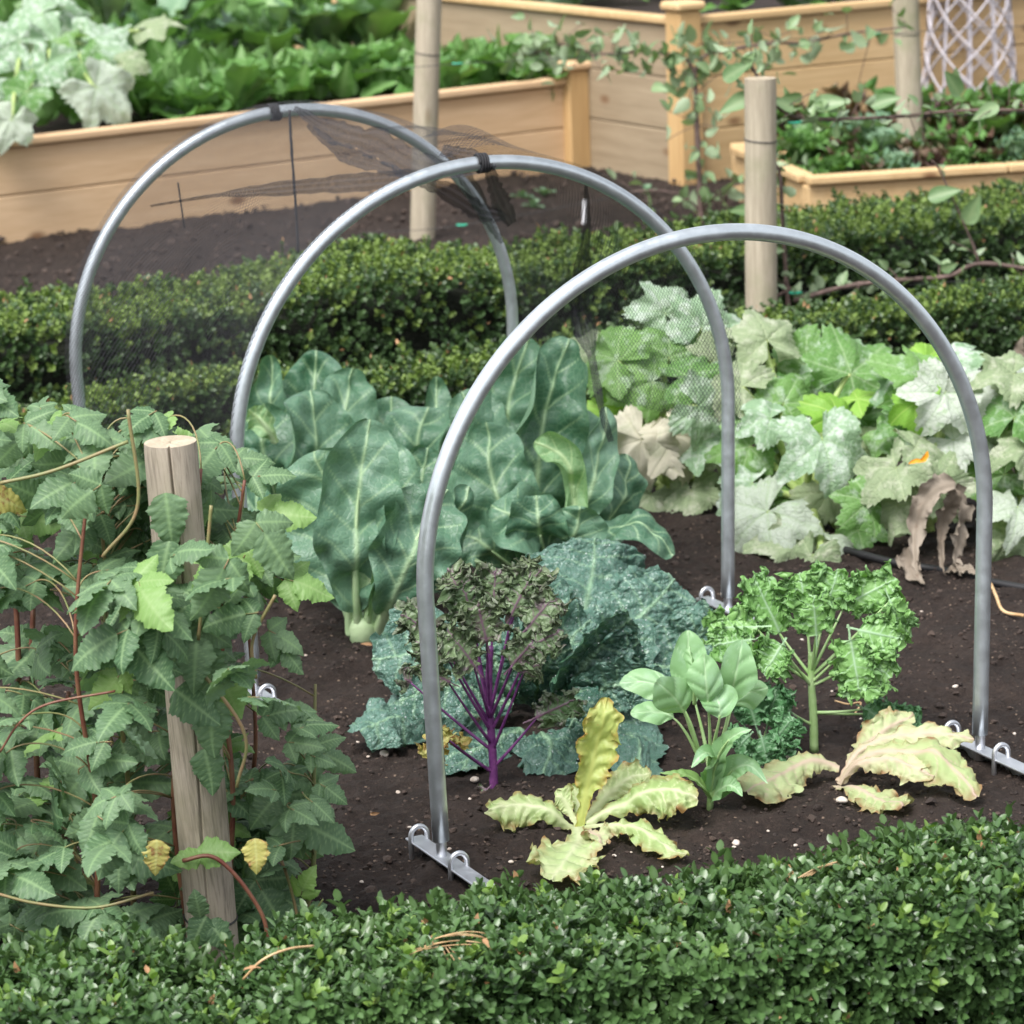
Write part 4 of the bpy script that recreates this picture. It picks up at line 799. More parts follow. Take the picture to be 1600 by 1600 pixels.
for bi,(lab,x0,x1,Yb) in enumerate(rasps):
    base=at((x0+x1)/2,1500,Yb); base=np.array([base[0],Yb,0]); root=thing('raspberry_bush',lab,'raspberry bush',base,'raspberry bushes on the left')
    lf,yl,yg,cn,cg=MB(),MB(),MB(),MB(),MB()
    canes=[]
    ncan={0:3,1:3,2:2}[bi]
    for k in range(ncan):
        xa=random.uniform(x0+20,x1-10) if bi<2 else (410,455,480)[k]; g0=at(xa,1500,(POSTY+random.uniform(.07,.22)) if bi==1 else Yb+random.uniform(-.05,.25)); g0=np.array([g0[0],g0[1],0]); 
        ty={0:random.uniform(650,760),1:random.uniform(680,820),2:random.uniform(900,1180)}[bi]; xb=xa+random.uniform(-70,60); e=at(xb,ty,g0[1]+random.uniform(-.1,.1))
        path=poly([g0,(g0*.66+e*.34)+rng.normal(0,.012,3),(g0*.33+e*.67)+rng.normal(0,.015,3),e],40); canes.append(path); tube(cn if k%2==0 else cg,path,np.linspace(.0048,.0022,40),7)
    area={0:235,1:205,2:78}[bi]; cnt=0;tries=0
    while cnt<area and tries<6000:
        tries+=1; x=random.uniform(x0,x1); y=random.uniform(600,1460)
        if not in_region(x,y): continue
        if bi==2 and y<820: continue
        if bi==2 and y>1330 and random.random()<.6: continue
        # gaps where the soil shows
        gap=vn(np.array([x/70.,y/60.,3.+bi]),4)
        if y>930 and y<1120 and gap>.0: continue
        if y>820 and gap>.4: continue
        dY=random.uniform(-.14,.20)
        if bi==0: dY=random.uniform(-.12,.35)
        Yl=Yb+dY
        if near_post(x,y,70 if y<860 else (62 if y>1100 else 18)) and Yl<POSTY+.09: 
            ok=(830<y<1120) and random.random()<.45 and abs(Yl-POSTY)>.05
            if not ok:
                Yl=POSTY+random.uniform(.10,.3)
        s=random.uniform(.5,.92)
        if bi==2: s*=.8
        p=at(x,y,Yl)
        td=nrm(np.array([random.gauss(0,.9),random.gauss(-.45,.5),random.gauss(-.2,.4)])); N=nrm(np.array([random.gauss(0,.4),-.5+random.gauss(0,.4),.9+random.gauss(0,.3)]))
        tgt=yg if random.random()<.07 or (y<700 and random.random()<.1) else (yl if random.random()<.007 else lf)
        trifoliate(tgt,cg,p,td,N,s,random.random()<.15)
        # stalk back to nearest cane
        best=None
        for pa in canes:
            d2=((pa-p-np.array([0,0,-.04]))**2).sum(1); i_=int(d2.argmin())
            if best is None or d2[i_]<best[0]: best=(d2[i_],pa[i_])
        if best[0]<.16**2: tube(cg,bez([best[1],(best[1]+p)/2+np.array([0,0,.02])-td*.02,p-td*.02,p],10),.0013,5)
        cnt+=1
    if bi==1:   # leaves lying against the post face
        for (x,y,s,tx,tz) in ((262,800,.85,.1,-1),(258,872,.85,-.3,-1),(245,935,1.05,-.1,-.8),(300,920,.5,.4,.2),(283,1000,.95,-.4,-.7),(320,1040,.9,.3,-1),(296,1095,.9,.5,-.3),(330,1125,.9,-.1,-1),(325,1195,.75,.2,-1),(300,1340,.5,-.6,.1),(325,1330,.7,.6,.1),(312,1450,.62,-.5,-.8),(338,1455,.62,.5,-.7),(310,1420,.5,-.1,1)):
            p=at(x,y,POSTY-.06); td=nrm(np.array([tx,-.35,tz])); leafl=MB()
            n_=nrm(np.array([.0,-.85,.5])); n_=nrm(n_-td*(n_@td)); M=np.stack([-n_,np.cross(td,-n_),td],-1)*s*1.1; (yg if y in (1340,1330) else lf).inst(random.choice(RT_),M,p-td*.03*s,random.random())
        for pts in ([(160,870),(215,790),(200,640)],[(310,1000),(322,880),(330,790)],[(0,755),(85,735),(200,690)],[(210,930),(280,1010),(380,1140),(370,1230)],[(430,930),(395,1000),(400,1060)]):
            tube(cg,poly([at(a_,b_,4.1) for a_,b_ in pts],24),.0026,6)
        tube(cn,poly([at(a_,b_,4.1) for a_,b_ in [(285,1345),(330,1338),(370,1370),(410,1430),(420,1480)]],24),.003,6)
        for (x,y) in ((245,1312),(398,1310)): 
            p=at(x,y,4.0); td=nrm(np.array([random.gauss(0,.4),-.4,-1])); n_=nrm(np.array([.2,-.9,.4])); n_=nrm(n_-td*(n_@td)); yl.inst(random.choice(RT_),np.stack([-n_,np.cross(td,-n_),td],-1)*.6,p,random.random())
    if bi==0:
        for pts in ([(40,1500),(32,1200),(28,1000),(20,880)],[(62,1500),(60,1250),(50,1050),(52,950)],[(110,1500),(100,1280),(98,1150),(108,1080)],[(140,1500),(132,1300),(125,1160)]):
            tube(cn,poly([at(a_,b_,4.55) for a_,b_ in pts],24),np.linspace(.0052,.004,24),7)
        tube(cg,poly([at(a_,b_,4.05) for a_,b_ in [(-10,1395),(60,1412),(150,1418),(240,1395)]],24),.0022,6)
        tube(cn,poly([at(a_,b_,4.1) for a_,b_ in [(0,1175),(30,1130),(75,1100),(180,1080)]],24),.0018,6)
    if bi==2:
        for (x,y,tx,tz,s) in ((480,1125,1,.1,.42),(455,1112,1,.05,.5),(505,1180,.9,-.3,.4),(470,1160,1,0,.5),(520,1225,.9,-.5,.5),(430,1120,.8,.2,.6),(465,905,1,-.2,.7),(425,880,1,.2,.6),(440,985,1,-.5,.6),(455,1010,.8,-.7,.5),(430,800,1,0,.65),(415,745,1,.1,.6),(480,1280,.8,-.4,.95),(455,1240,.3,-1,.9),(420,1375,.4,-.8,.9),(490,1400,.2,.7,.5),(505,1420,.6,-.5,.45)):
            p=at(x-20,y,4.25); td=nrm(np.array([tx,-.2,tz])); trifoliate(yg if y in (905,800,1400) else lf,cg,p,td,np.array([0,-.7,.75]),s)
        tube(cg,poly([at(a_,b_,4.25) for a_,b_ in [(472,1475),(462,1420),(452,1380),(440,1345)]],20),.0024,6); tube(cg,poly([at(a_,b_,4.25) for a_,b_ in [(468,1440),(490,1425),(505,1405)]],20),.0016,6)
    cn.build('canes',M_cane,root); cg.build('leaf_stalks',M_cane2,root); lf.build('leaves',M_rasp,root)
    if yl.n: yl.build('yellow_leaves',M_raspy,root)
    if yg.n: yg.build('young_leaves',M_raspl,root)
# ---------------------------------------------------------------- plants given leaf by leaf (midribs in the picture, own depth each)
def leafy(name,label,cat,base,specs,mats,stalk=None,group=None,dflt=None):
    """spec: dict/tuple (mat index, [(px,py,dY)...], half width px, facing azimuth deg (0 = to camera, + = right), facing elevation deg, overrides)"""
    root=thing(name,label,cat,base,group); mbs={}; st=MB(); Yb=base[1]
    for sp_ in specs:
        mi,pts,hwp,fa,fe=sp_[:5]; kw=dict(dflt or {}); kw.update(sp_[5] if len(sp_)>5 else {})
        P=[at(a_,b_,Yb+(c_[0] if c_ else 0)) for (a_,b_,*c_) in pts]
        P=[q_ if (q_[2]>.02 or k_==0) else ground(pts[k_][0],pts[k_][1],.02) for k_,q_ in enumerate(P)]
        N=np.array([math.sin(R(fa))*math.cos(R(fe)),-math.cos(R(fa))*math.cos(R(fe)),math.sin(R(fe))])
        n=kw.get('n',30); Pp=[poly(P,n)[k_] for k_ in range(n)] if len(P)>2 else list(bez(P,n))
        sk=kw.pop('stalk',None); mid=leaf(mbs.setdefault(mi,MB()),P if len(P)>4 else (P if len(P)<3 else list(poly(P,5))),N,hwp*(1.14 if name=='cauliflower_plant' else 1)/px_m(Yb),**kw)
        if stalk:
            r0,r1,fr_=sk or stalk[1:]; k_=max(4,int(len(mid)*fr_)); Tm=mid[:k_]
            tube(st,Tm-nrm(N)*.0*1,np.linspace(r0,r1,k_),8,flat=.8)
    for mi,mb_ in mbs.items():
        for v_ in mb_.v: v_[:,2]=np.maximum(v_[:,2],.004+.25*np.minimum(v_[:,2],0)*0+.002*np.abs(np.sin(v_[:,0]*90)))
        mb_.build('leaves',mats[mi],root)
    if stalk and st.n: st.build('leaf_stalks',stalk[0],root)
    return root
CD=dict(prof='caul',n=100,m=57,curl=.45,ruf=.20,rk=2.4,veins=6,va=1.7,quilt=.002,vw=.0034,mr=.0060,bump=.024,cv=1.45)
g_=ground(567,1000)
leafy('cauliflower_plant','front left cauliflower with tall upright leaves and pale ribs joining at the soil','cauliflower',g_,[
 (0,[(548,990),(540,905,-.02),(522,800,0),(492,705,.03)],92,-18,12,dict(ruf=.07,curl=.35,cv=.5)),
 (0,[(560,992),(556,900,-.05),(558,790,-.05),(578,655,.0)],66,8,10,dict(curl=.5,ruf=.10,cv=.5)),
 (0,[(588,990),(618,915,-.06),(655,835,-.05),(700,765,.02)],62,22,12,dict(curl=.4,cv=.6)),
 (0,[(592,990),(640,920,.03),(690,850,.05),(732,760,.1)],50,30,10,dict(curl=.6,ruf=.15)),
 (0,[(575,985,.05),(590,900,.12),(608,800,.16),(602,690,.2)],58,0,6,dict()),
 (0,[(580,985,.08),(620,880,.2),(650,780,.25),(668,700,.3)],62,15,5,dict()),
 (0,[(555,985,.08),(520,900,.15),(480,830,.2),(462,760,.3)],48,-30,5,dict()),
 (1,[(572,992,.0),(578,930,-.03),(583,870,-.02),(600,800,.02)],20,0,5,dict(curl=1.4)),
],[M_caul,M_cpale],(M_rib,.0135,.0015,.8),'cauliflowers in the bed',CD)
mb=MB(); tube(mb,[g_+[0,0,-.02],g_+[0,0,.03],g_+[0,0,.05]],[.022,.03,.024],14); tag(mb.build('cauliflower_stem',M_rib)); bpy.data.objects['cauliflower_stem'].parent=None
_st=bpy.data.objects['cauliflower_stem']; _st.name='stem'; _r=[o for o in bpy.data.objects if o.name.startswith('cauliflower_plant')][0]; _st.parent=_r; _st.location=[-float(k) for k in _r.location]
g_=np.array([at(465,860,6.75)[0],6.75,0])
leafy('cauliflower_plant','rear left cauliflower with large blue green leaves beside the middle hoop leg','cauliflower',g_,[
 (0,[(452,905),(440,820,-.05),(420,730,-.08),(412,630,-.05)],56,-20,15,dict()),
 (0,[(470,900),(480,820,-.1),(495,720,-.12),(485,610,-.05)],66,10,18,dict(curl=.5)),
 (0,[(462,890,.05),(440,760,.1),(425,650,.12),(422,555,.15)],40,-15,8,dict()),
 (0,[(475,890,.05),(488,760,.1),(490,650,.15),(494,548,.2)],52,5,5,dict()),
 (0,[(485,890),(510,790,-.02),(535,680,0),(552,575,.08)],52,25,12,dict(ruf=.12)),
 (0,[(445,905),(420,860,-.1),(400,790,-.12),(392,700,-.1)],50,-40,15,dict()),
 (0,[(458,905,-.02),(440,890,-.15),(425,850,-.2),(415,800,-.2)],50,-30,15,dict()),
 (1,[(430,690,-.12),(415,665,-.14),(402,650,-.14),(388,640,-.14)],20,-10,40,dict(prof='ellip',veins=5)),
 (0,[(490,880,.1),(540,790,.15),(575,720,.2),(590,650,.2)],45,20,8,dict()),
],[M_caul,M_cpale],(M_rib,.010,.0025,.6),'cauliflowers in the bed',CD)
g_=np.array([at(660,860,6.85)[0],6.85,0])
leafy('cauliflower_plant','middle rear cauliflower half hidden behind its neighbours','cauliflower',g_,[
 (0,[(640,900),(620,810,-.05),(608,720,-.02),(612,620,.05)],52,-10,10,dict()),
 (0,[(655,900),(655,800,-.1),(650,700,-.12),(668,640,-.05)],62,5,20,dict()),
 (0,[(660,900,.1),(672,790,.15),(680,690,.2),(682,588,.25)],28,0,5,dict(curl=.9)),
 (0,[(670,900),(690,800,-.05),(700,720,-.05),(712,650,0)],50,15,15,dict()),
 (0,[(680,900,-.1),(700,850,-.2),(712,800,-.22),(722,760,-.2)],42,25,15,dict(curl=.9,ruf=.15)),
 (1,[(640,900,-.1),(600,800,-.1),(600,720,-.1),(640,650,-.05)],26,0,40,dict(prof='ellip')),
],[M_caul,M_cpale],(M_rib,.009,.0025,.6),'cauliflowers in the bed',CD)
g_=np.array([at(850,900,6.35)[0],6.35,0])
leafy('cauliflower_plant','big right cauliflower, one pale leaf folded back in its middle','cauliflower',g_,[
 (0,[(835,905,.05),(790,790,.1),(765,700,.15),(722,612,.2)],50,-20,10,dict()),
 (0,[(842,905,.05),(800,780,.12),(792,650,.18),(826,528,.25)],58,-8,8,dict()),
 (0,[(848,905,.05),(838,790,.1),(850,650,.12),(888,530,.2)],66,8,10,dict(curl=.6)),
 (0,[(840,905),(815,850,-.05),(775,770,-.05),(760,660,0)],62,-15,15,dict()),
 (1,[(878,900,-.05),(886,840,-.1),(897,770,-.12),(880,715,-.12),(835,690,-.1)],36,10,20,dict(curl=.9,n=84)),
 (0,[(885,905),(905,830,-.04),(928,740,0),(947,636,.06)],34,25,12,dict(curl=.7)),
 (0,[(890,905),(930,850,.02),(962,790,.05),(980,710,.1)],44,35,10,dict(curl=.3)),
 (0,[(860,905,-.05),(905,850,-.1),(975,815,-.15),(1052,868,-.2)],46,5,62,dict(curl=-.5,ruf=.12)),
 (0,[(860,905),(850,860,-.16),(815,815,-.24),(768,790,-.22)],50,-10,40,dict(curl=1.1,ruf=.1)),
 (0,[(860,905),(850,865,-.18),(842,820,-.26),(838,775,-.24)],48,0,25,dict(curl=.9)),
 (0,[(865,905),(880,860,-.15),(900,830,-.2),(905,790,-.2)],40,10,25,dict(curl=.6)),
 (0,[(830,905),(790,880,-.1),(755,850,-.12),(722,835,-.1)],40,-20,35,dict()),
 (0,[(850,900,.1),(870,800,.2),(900,720,.25),(915,640,.3)],45,10,5,dict()),
],[M_caul,M_cpale],(M_rib,.0105,.0025,.55),'cauliflowers in the bed',CD)
# savoy
SD=dict(prof='savoy',n=90,m=71,curl=.5,ruf=.06,rk=4,veins=7,va=1.0,quilt=.002,vw=.0032,mr=.0055,bump=.014,crk=.0056,frill=.006,ff=38,cv=.5)
g_=np.array([at(850,1150,5.45)[0],5.45,0])
sav=leafy('savoy_cabbage','crinkled blue green savoy cabbage with spreading wet outer leaves','cabbage',g_,[
 (0,[(880,1060),(905,985,.12),(925,900,.25),(930,842,.3)],122,5,38,dict(curl=-.35,ruf=.06)),
 (0,[(900,1060),(960,1000,.08),(1015,950,.12),(1055,905,.16)],80,25,40,dict(curl=-.3)),
 (0,[(860,1060,.05),(850,990,.12),(845,930,.2),(838,890,.22)],60,-10,30,dict()),
 (0,[(810,1090),(740,1045,.0),(660,1020,-.05),(582,1030,-.05)],82,-25,32,dict(curl=-.4)),
 (0,[(790,1130),(720,1115,-.05),(640,1115,-.12),(562,1142,-.2)],74,-15,45,dict(curl=-.6,ruf=.16)),
 (0,[(800,1100,-.1),(740,1080,-.15),(680,1075,-.2),(620,1090,-.2)],50,-15,50,dict(curl=-.5,ruf=.12)),
 (0,[(820,1140,-.1),(790,1150,-.18),(745,1165,-.25),(720,1200,-.28)],62,-10,40,dict(curl=-.6,ruf=.16)),
 (0,[(840,1140,-.1),(850,1150,-.18),(862,1160,-.25),(850,1205,-.28)],64,5,35,dict(curl=-.6,ruf=.2)),
 (0,[(900,1130,-.1),(950,1140,-.18),(985,1155,-.22),(1005,1210,-.25)],66,20,35,dict(curl=-.5,ruf=.12)),
 (0,[(880,1110,-.12),(900,1085,-.2),(905,1100,-.25),(890,1135,-.28)],42,0,40,dict(curl=-.4)),
 (0,[(930,1100),(1000,1060,.0),(1065,1015,.02),(1120,960,.0)],62,20,45,dict(curl=-.4,ruf=.12)),
 (0,[(920,1090),(980,1050,-.05),(1050,1040,-.05),(1090,1060,-.05)],48,10,50,dict(curl=-.6,ruf=.15)),
 (0,[(830,1090,-.02),(845,1060,-.08),(860,1030,-.10),(895,1012,-.1)],55,0,-12,dict(curl=1.2)),
 (0,[(880,1090,-.02),(920,1055,-.08),(960,1025,-.12),(1000,1005,-.12)],62,10,-20,dict(curl=1.0)),
 (0,[(870,1100,-.03),(900,1060,-.12),(940,1010,-.14),(985,965,-.12)],58,5,-15,dict(curl=.9)),
 (0,[(820,1100,-.03),(790,1060,-.1),(765,1020,-.12),(770,960,-.08)],50,-15,5,dict(curl=.8)),
 (0,[(860,1100,-.0),(850,1040,-.02),(860,980,.0),(880,940,.05)],60,0,15,dict(curl=.9)),
 (0,[(905,1110),(885,1060,-.06),(890,1005,-.05),(925,965,.0)],64,-5,25,dict(curl=1.5)),
 (0,[(915,1110),(950,1060,-.05),(970,1005,-.03),(985,960,.02)],60,20,25,dict(curl=1.4)),
 (0,[(880,1110,-.05),(930,1085,-.14),(975,1070,-.18),(1040,1075,-.18)],46,10,10,dict(curl=.4)),
],[M_sav],None,None,SD)
# water drops on the savoy (uncountable)
src=[o for o in sav.children][0].data; nvv=len(src.vertices); co=np.zeros(nvv*3); src.vertices.foreach_get('co',co); co=co.reshape(-1,3)+g_
no=np.zeros(nvv*3); src.vertices.foreach_get('normal',no); no=no.reshape(-1,3)
pick=rng.choice(nvv,2600,replace=False); pick=[i for i in pick if no[i][2]>.15 or no[i][2]<-.15][:3800]; mb=MB(); D0=co[pick]; NN=no[pick]*np.sign(no[pick][:,2:3]+1e-9)
keep=(vn(D0*14,8)>-.25)
D0=D0[keep];NN=NN[keep]; rr=np.clip(.0007*np.exp(rng.normal(0,.45,len(D0))),.0006,.0032)
V=D0[:,None]+ico[None]*rr[:,None,None]*.9+NN[:,None]*rr[:,None,None]*.5
mb.add(V.reshape(-1,3),None,(np.array(tr)[None]+np.arange(len(D0))[:,None,None]*12).reshape(-1,3))
M_drop,t,p=newmat('water_drop'); p.inputs['Base Color'].default_value=(.85,.9,.92,1); p.inputs['Roughness'].default_value=.06; p.inputs['Transmission Weight'].default_value=.45; p.inputs['IOR'].default_value=1.33; p.inputs['Specular IOR Level'].default_value=1.0
dr=mb.build('water_drops',M_drop,sav); dr['kind']='stuff'
# kales: central stem, stalks out to frilly blades
def kale(name,label,base,stem_pts,blades,mats,smat,r0=.008,FR=.013,ff=90,hs_=.74):
    Yb=base[1]; root=thing(name,label,'kale',base); st,lf=MB(),{}
    sp_=poly([at(a_,b_,Yb) for a_,b_ in stem_pts],30); sp_[0][2]=-.01; tube(st,sp_,np.linspace(r0,r0*.75,30),10,jit=.03)
    for (i_,ex,ey,dY,tx,ty,hw_,fe,*mi) in blades:
        s0=sp_[int(i_*29*(.55 if r0<.0077 and r0>.007 else .85))]; e=at(ex,ey,Yb+dY); tip=at(tx,ty,Yb+dY*1.2)
        tube(st,bez([s0,s0*.5+e*.5-np.array([0,0,.004]),e],14),np.linspace(r0*.42,r0*.2,14),7)
        N=np.array([random.uniform(-.3,.3),-math.cos(R(fe)),math.sin(R(fe))]); d_=tip-e
        leaf(lf.setdefault(mi[0] if mi else 0,MB()),[e-d_*.35,e,e+d_*.6+N*.01,tip],N,hw_*hs_/px_m(Yb),'kale',110,71,curl=random.uniform(-.6,.3),ruf=.22,rk=5,frill=FR,ff=ff,veins=7,va=1.0,vw=.0012,mr=.0022,bump=.004)
    st.build('stem',smat,root)
    for mi,mb_ in lf.items(): mb_.build('leaves',mats[mi],root)
    return root
g_=ground(772,1236)
kale('purple_kale','dark frilly kale on purple stalks in front of the savoy','' or g_,[(772,1240),(770,1180),(765,1110),(764,1060),(766,1010)],
 [(.95,770,960,0,775,885,48,20),(.9,740,975,-.03,720,905,45,20),(.9,800,960,-.02,830,900,46,20),(.85,825,980,-.04,870,930,44,25),(.8,690,1000,-.04,625,960,42,30),(.7,700,1030,-.07,650,1000,38,30),
  (.7,830,1010,-.05,875,985,38,30),(.95,760,1000,-.08,745,940,44,30),(.85,740,1040,-.09,700,985,40,30),(.85,800,1040,-.09,835,1000,38,30),(.6,700,1065,-.08,650,1040,30,35),(.55,818,1050,-.06,850,1035,24,35),(.9,810,930,.04,850,885,40,10),(.9,725,935,.04,700,890,38,10),
  (.35,840,1120,-.02,905,1090,34,20,1),(.28,700,1155,-.05,660,1185,26,30,2),(.28,690,1150,-.03,720,1160,18,30,2),(.55,640,1065,0,628,1060,28,30),(.05,760,1235,-.03,735,1262,18,50)],[M_purk,M_purk,M_raspy],M_purs,.0075)
g_=ground(1272,1166)
kale('curly_kale','bright green curly kale with a pale upright stalk, right of the sprout plant',g_,[(1272,1168),(1271,1120),(1268,1070),(1268,1020)],
 [(.9,1215,985,.03,1175,900,48,25),(.95,1260,960,.03,1250,895,52,20),(.95,1290,950,.03,1310,890,56,20),(.95,1320,945,.04,1400,905,46,25),(.95,1275,990,-.04,1270,930,52,30),
  (.9,1345,985,-.02,1410,1000,52,20),(.85,1330,1005,-.05,1345,1090,52,30),(.8,1220,1010,-.05,1195,1050,48,30),(.85,1180,980,0,1105,985,44,40),(.85,1170,1000,-.03,1110,1010,36,40),(.8,1345,1030,-.03,1395,1060,40,25),(.45,1350,1108,0,1385,1130,34,30,1),(.45,1380,1115,.03,1440,1130,30,30,1),(.9,1390,940,0,1412,1000,36,15),(.3,1232,1110,-.02,1195,1080,30,25,1)],[M_kale,M_kaled],M_kst,.0078)
g_=ground(1190,1185)
kale('curly_kale','small dark green curly kale crouching between the sprout plant and tall kale',g_,[(1190,1188),(1190,1165),(1192,1150)],
 [(.8,1200,1130,0,1215,1075,42,25),(.8,1180,1130,-.02,1165,1080,38,25),(.8,1215,1150,-.03,1240,1120,34,30),(.6,1190,1155,-.05,1200,1195,44,35),(.6,1170,1150,-.04,1150,1170,34,35),(.7,1215,1160,-.04,1230,1180,34,30)],[M_kaled],M_kst,.006)
# brussels sprout plant
BD=dict(prof='spoon',n=48,m=27,curl=.5,ruf=.04,rk=2,veins=5,va=1.1,quilt=.003,vw=.0012,mr=.0022,bump=.004)
g_=ground(1110,1262)
br=leafy('sprout_plant','young sprout plant with round spoon shaped leaves on long pale stalks','brassica',g_,[
 (0,[(1108,1200),(1095,1130,.03),(1078,1060,.05),(1075,985,.08)],31,0,5),
 (0,[(1112,1200),(1135,1130),(1145,1070,-.01),(1160,1000,.01)],34,15,15,dict(curl=.3)),
 (0,[(1110,1190),(1108,1120,-.04),(1104,1080,-.06),(1100,1022,-.05)],30,0,45,dict(curl=-.5)),
 (0,[(1098,1190),(1075,1130,-.03),(1060,1098,-.05),(1025,1065,-.08)],34,-15,35,dict(curl=-.3)),
 (0,[(1095,1185),(1070,1110,0),(1030,1072,.02),(968,1068,.03)],26,-20,40,dict(curl=-.2)),
 (0,[(1095,1190),(1065,1135,-.01),(1035,1115,-.01),(985,1115,-.02)],22,-15,45,dict(curl=-.3)),
 (0,[(1110,1190),(1120,1140,-.05),(1125,1105,-.06),(1110,1075,-.03)],30,5,10,dict(curl=.6)),
 (0,[(1118,1190),(1140,1120,.02),(1155,1090,.03),(1200,1075,.03)],27,20,30,dict(curl=-.4)),
 (0,[(1110,1240),(1125,1175,-.04),(1150,1150,-.06),(1175,1140,-.07)],17,10,50,dict(prof='ovate')),
 (0,[(1112,1230),(1112,1190,-.03),(1100,1178,-.06),(1080,1200,-.08)],20,-5,40,dict(prof='ovate')),
 (0,[(1112,1245),(1135,1215,-.02),(1165,1195,-.03),(1200,1225,-.05)],24,15,40,dict(prof='ovate',ruf=.12)),
 (1,[(1112,1250),(1090,1222,-.02),(1065,1210,-.03),(1030,1208,-.03)],13,-10,60,dict(prof='ovate')),
 (0,[(1112,1250),(1130,1232,-.03),(1145,1230,-.04),(1160,1245,-.06)],20,10,45,dict(prof='ovate')),
 (0,[(1085,1100,-.02),(1085,1060,-.03),(1083,1040,-.03),(1078,1010,-.02)],12,-40,5,dict(curl=1.2)),
],[M_brus,M_raspl],(M_kst,.0042,.0016,.55),None,BD)
mb=MB(); tube(mb,[at(1108,1275,g_[1]),at(1111,1240,g_[1]),at(1112,1190,g_[1])],[.0055,.006,.005],10); s_=mb.build('stem',M_kst,br)
# lettuces
LD=dict(prof='spat',n=80,m=37,curl=.4,ruf=.12,rk=6,veins=8,va=1.1,quilt=.004,vw=.0016,mr=.006,bump=.010,frill=.007,ff=55)
g_=ground(905,1296)
leafy('wilting_lettuce','yellow green lettuce flopped open like a star, one leaf standing upright','lettuce',g_,[
 (2,[(905,1300),(915,1240,0),(932,1170,.01),(948,1092,.02)],36,5,8,dict(curl=.9)),
 (0,[(903,1296),(870,1280,-.01),(820,1258,0),(758,1272,-.02)],36,-10,55,dict(curl=-.9)),
 (0,[(900,1292),(905,1315,-.04),(885,1345,-.10),(862,1378,-.16)],56,0,65,dict(curl=.3,prof='spat')),
 (0,[(910,1290),(950,1290,-.03),(1000,1300,-.06),(1072,1335,-.10)],26,15,60,dict(curl=-.9)),
 (0,[(915,1286),(965,1258,0),(1030,1235,0),(1090,1250,-.02)],44,10,55,dict(curl=-.7)),
 (0,[(912,1284),(945,1250,.04),(980,1215,.06),(1018,1206,.06)],30,15,45,dict(curl=-.5)),
 (0,[(900,1290),(890,1265,.01),(880,1250,.02),(868,1245,.02)],22,-10,50,dict()),
 (1,[(915,1300),(925,1300,-.03),(935,1305,-.04),(935,1322,-.05)],22,10,45,dict()),
 (0,[(905,1290),(905,1265,.04),(900,1240,.05),(890,1225,.06)],20,-10,30,dict()),
],[M_lett,M_lettb,M_letts],None,None,LD)
g_=ground(1312,1228)
leafy('wilting_lettuce','flattened cream lettuce with a pink rib, leaves splayed toward the right hoop foot','lettuce',g_,[
 (0,[(1312,1226),(1350,1170,.03),(1430,1150,.03),(1520,1158,.0)],28,10,55,dict(curl=-.7)),
 (0,[(1312,1226),(1360,1180,-.02),(1450,1178,-.05),(1528,1248,-.12)],38,10,60,dict(curl=-.6)),
 (1,[(1312,1224),(1340,1180,.06),(1375,1145,.1),(1428,1116,.12)],30,0,45,dict(curl=-.3)),
 (0,[(1314,1226),(1350,1190,-.04),(1400,1190,-.06),(1460,1215,-.1)],26,5,60,dict(curl=-.7)),
],[M_lettb,M_lettb],None,None,dict(LD,mr=.008))
g_=ground(1312,1232)
leafy('fallen_lettuce_leaf','loose yellowed leaf lying on the soil below the pink ribbed lettuce','lettuce leaf',g_,[(0,[(1308,1232),(1340,1236,-.03),(1370,1245,-.06),(1412,1262,-.10)],40,0,75,dict(curl=-.3))],[M_lettb],None,None,LD)
g_=ground(1245,1235)
leafy('fallen_lettuce_leaf','broad pale leaf with brown torn end, lying left of the pink ribbed lettuce','lettuce leaf',g_,[(0,[(1312,1198,.03),(1270,1190,.03),(1220,1210,.0),(1165,1240,-.08)],48,-5,60,dict(curl=-.6))],[M_lettb],None,None,LD)
# ---------------------------------------------------------------- courgettes
for i,(a_,b_,mt) in enumerate(((1300,285,[M_green]),(1350,282,[M_redl,M_green]),(1400,280,[M_greenb]),(1450,277,[M_redl]),(1500,274,[M_green]),(1550,272,[M_green,M_redl]),(1600,269,[M_greenb]),(1255,262,[M_greenb]))):
    rosette('salad_plant','low salad plant at the front coping of the low bed, %s of that row'%cols[i],'salad plant',b3(a_,b_),14,.13,.042,mt,'obov','front row of salad plants in the low bed',tilt=(8,80),n=18,m=9,ruf=.3,rk=4,frill=.005,ff=40)
def crown(px,py): g=ground(px,py); return np.array([g[0],g[1],.04])
squash_plant('left courgette plant behind the middle hoop leg, seen partly through the net',crown(1040,790),[
 (1045,545,82,.15,80,30,0),(1100,500,62,.2,70,20,1),(1035,480,55,.25,110,20,1),(955,560,68,.1,150,35,0),(1010,600,60,.05,200,40,0),(1085,585,65,0,10,45,0),(1000,700,70,-.1,250,15,5),(1060,690,62,-.1,300,25,5),(1100,640,62,-.12,-20,35,1),(1080,775,50,-.1,280,30,3),(1010,780,44,-.05,230,30,3),(960,640,50,.1,170,30,4),(1100,700,50,-.1,-40,40,1),(920,540,45,.2,150,40,3),(1120,560,50,.1,30,35,3),(1060,640,48,.1,90,30,0),(1130,760,50,0,-60,30,3)],'courgette plants at the right','courgette plant','courgette_plant')
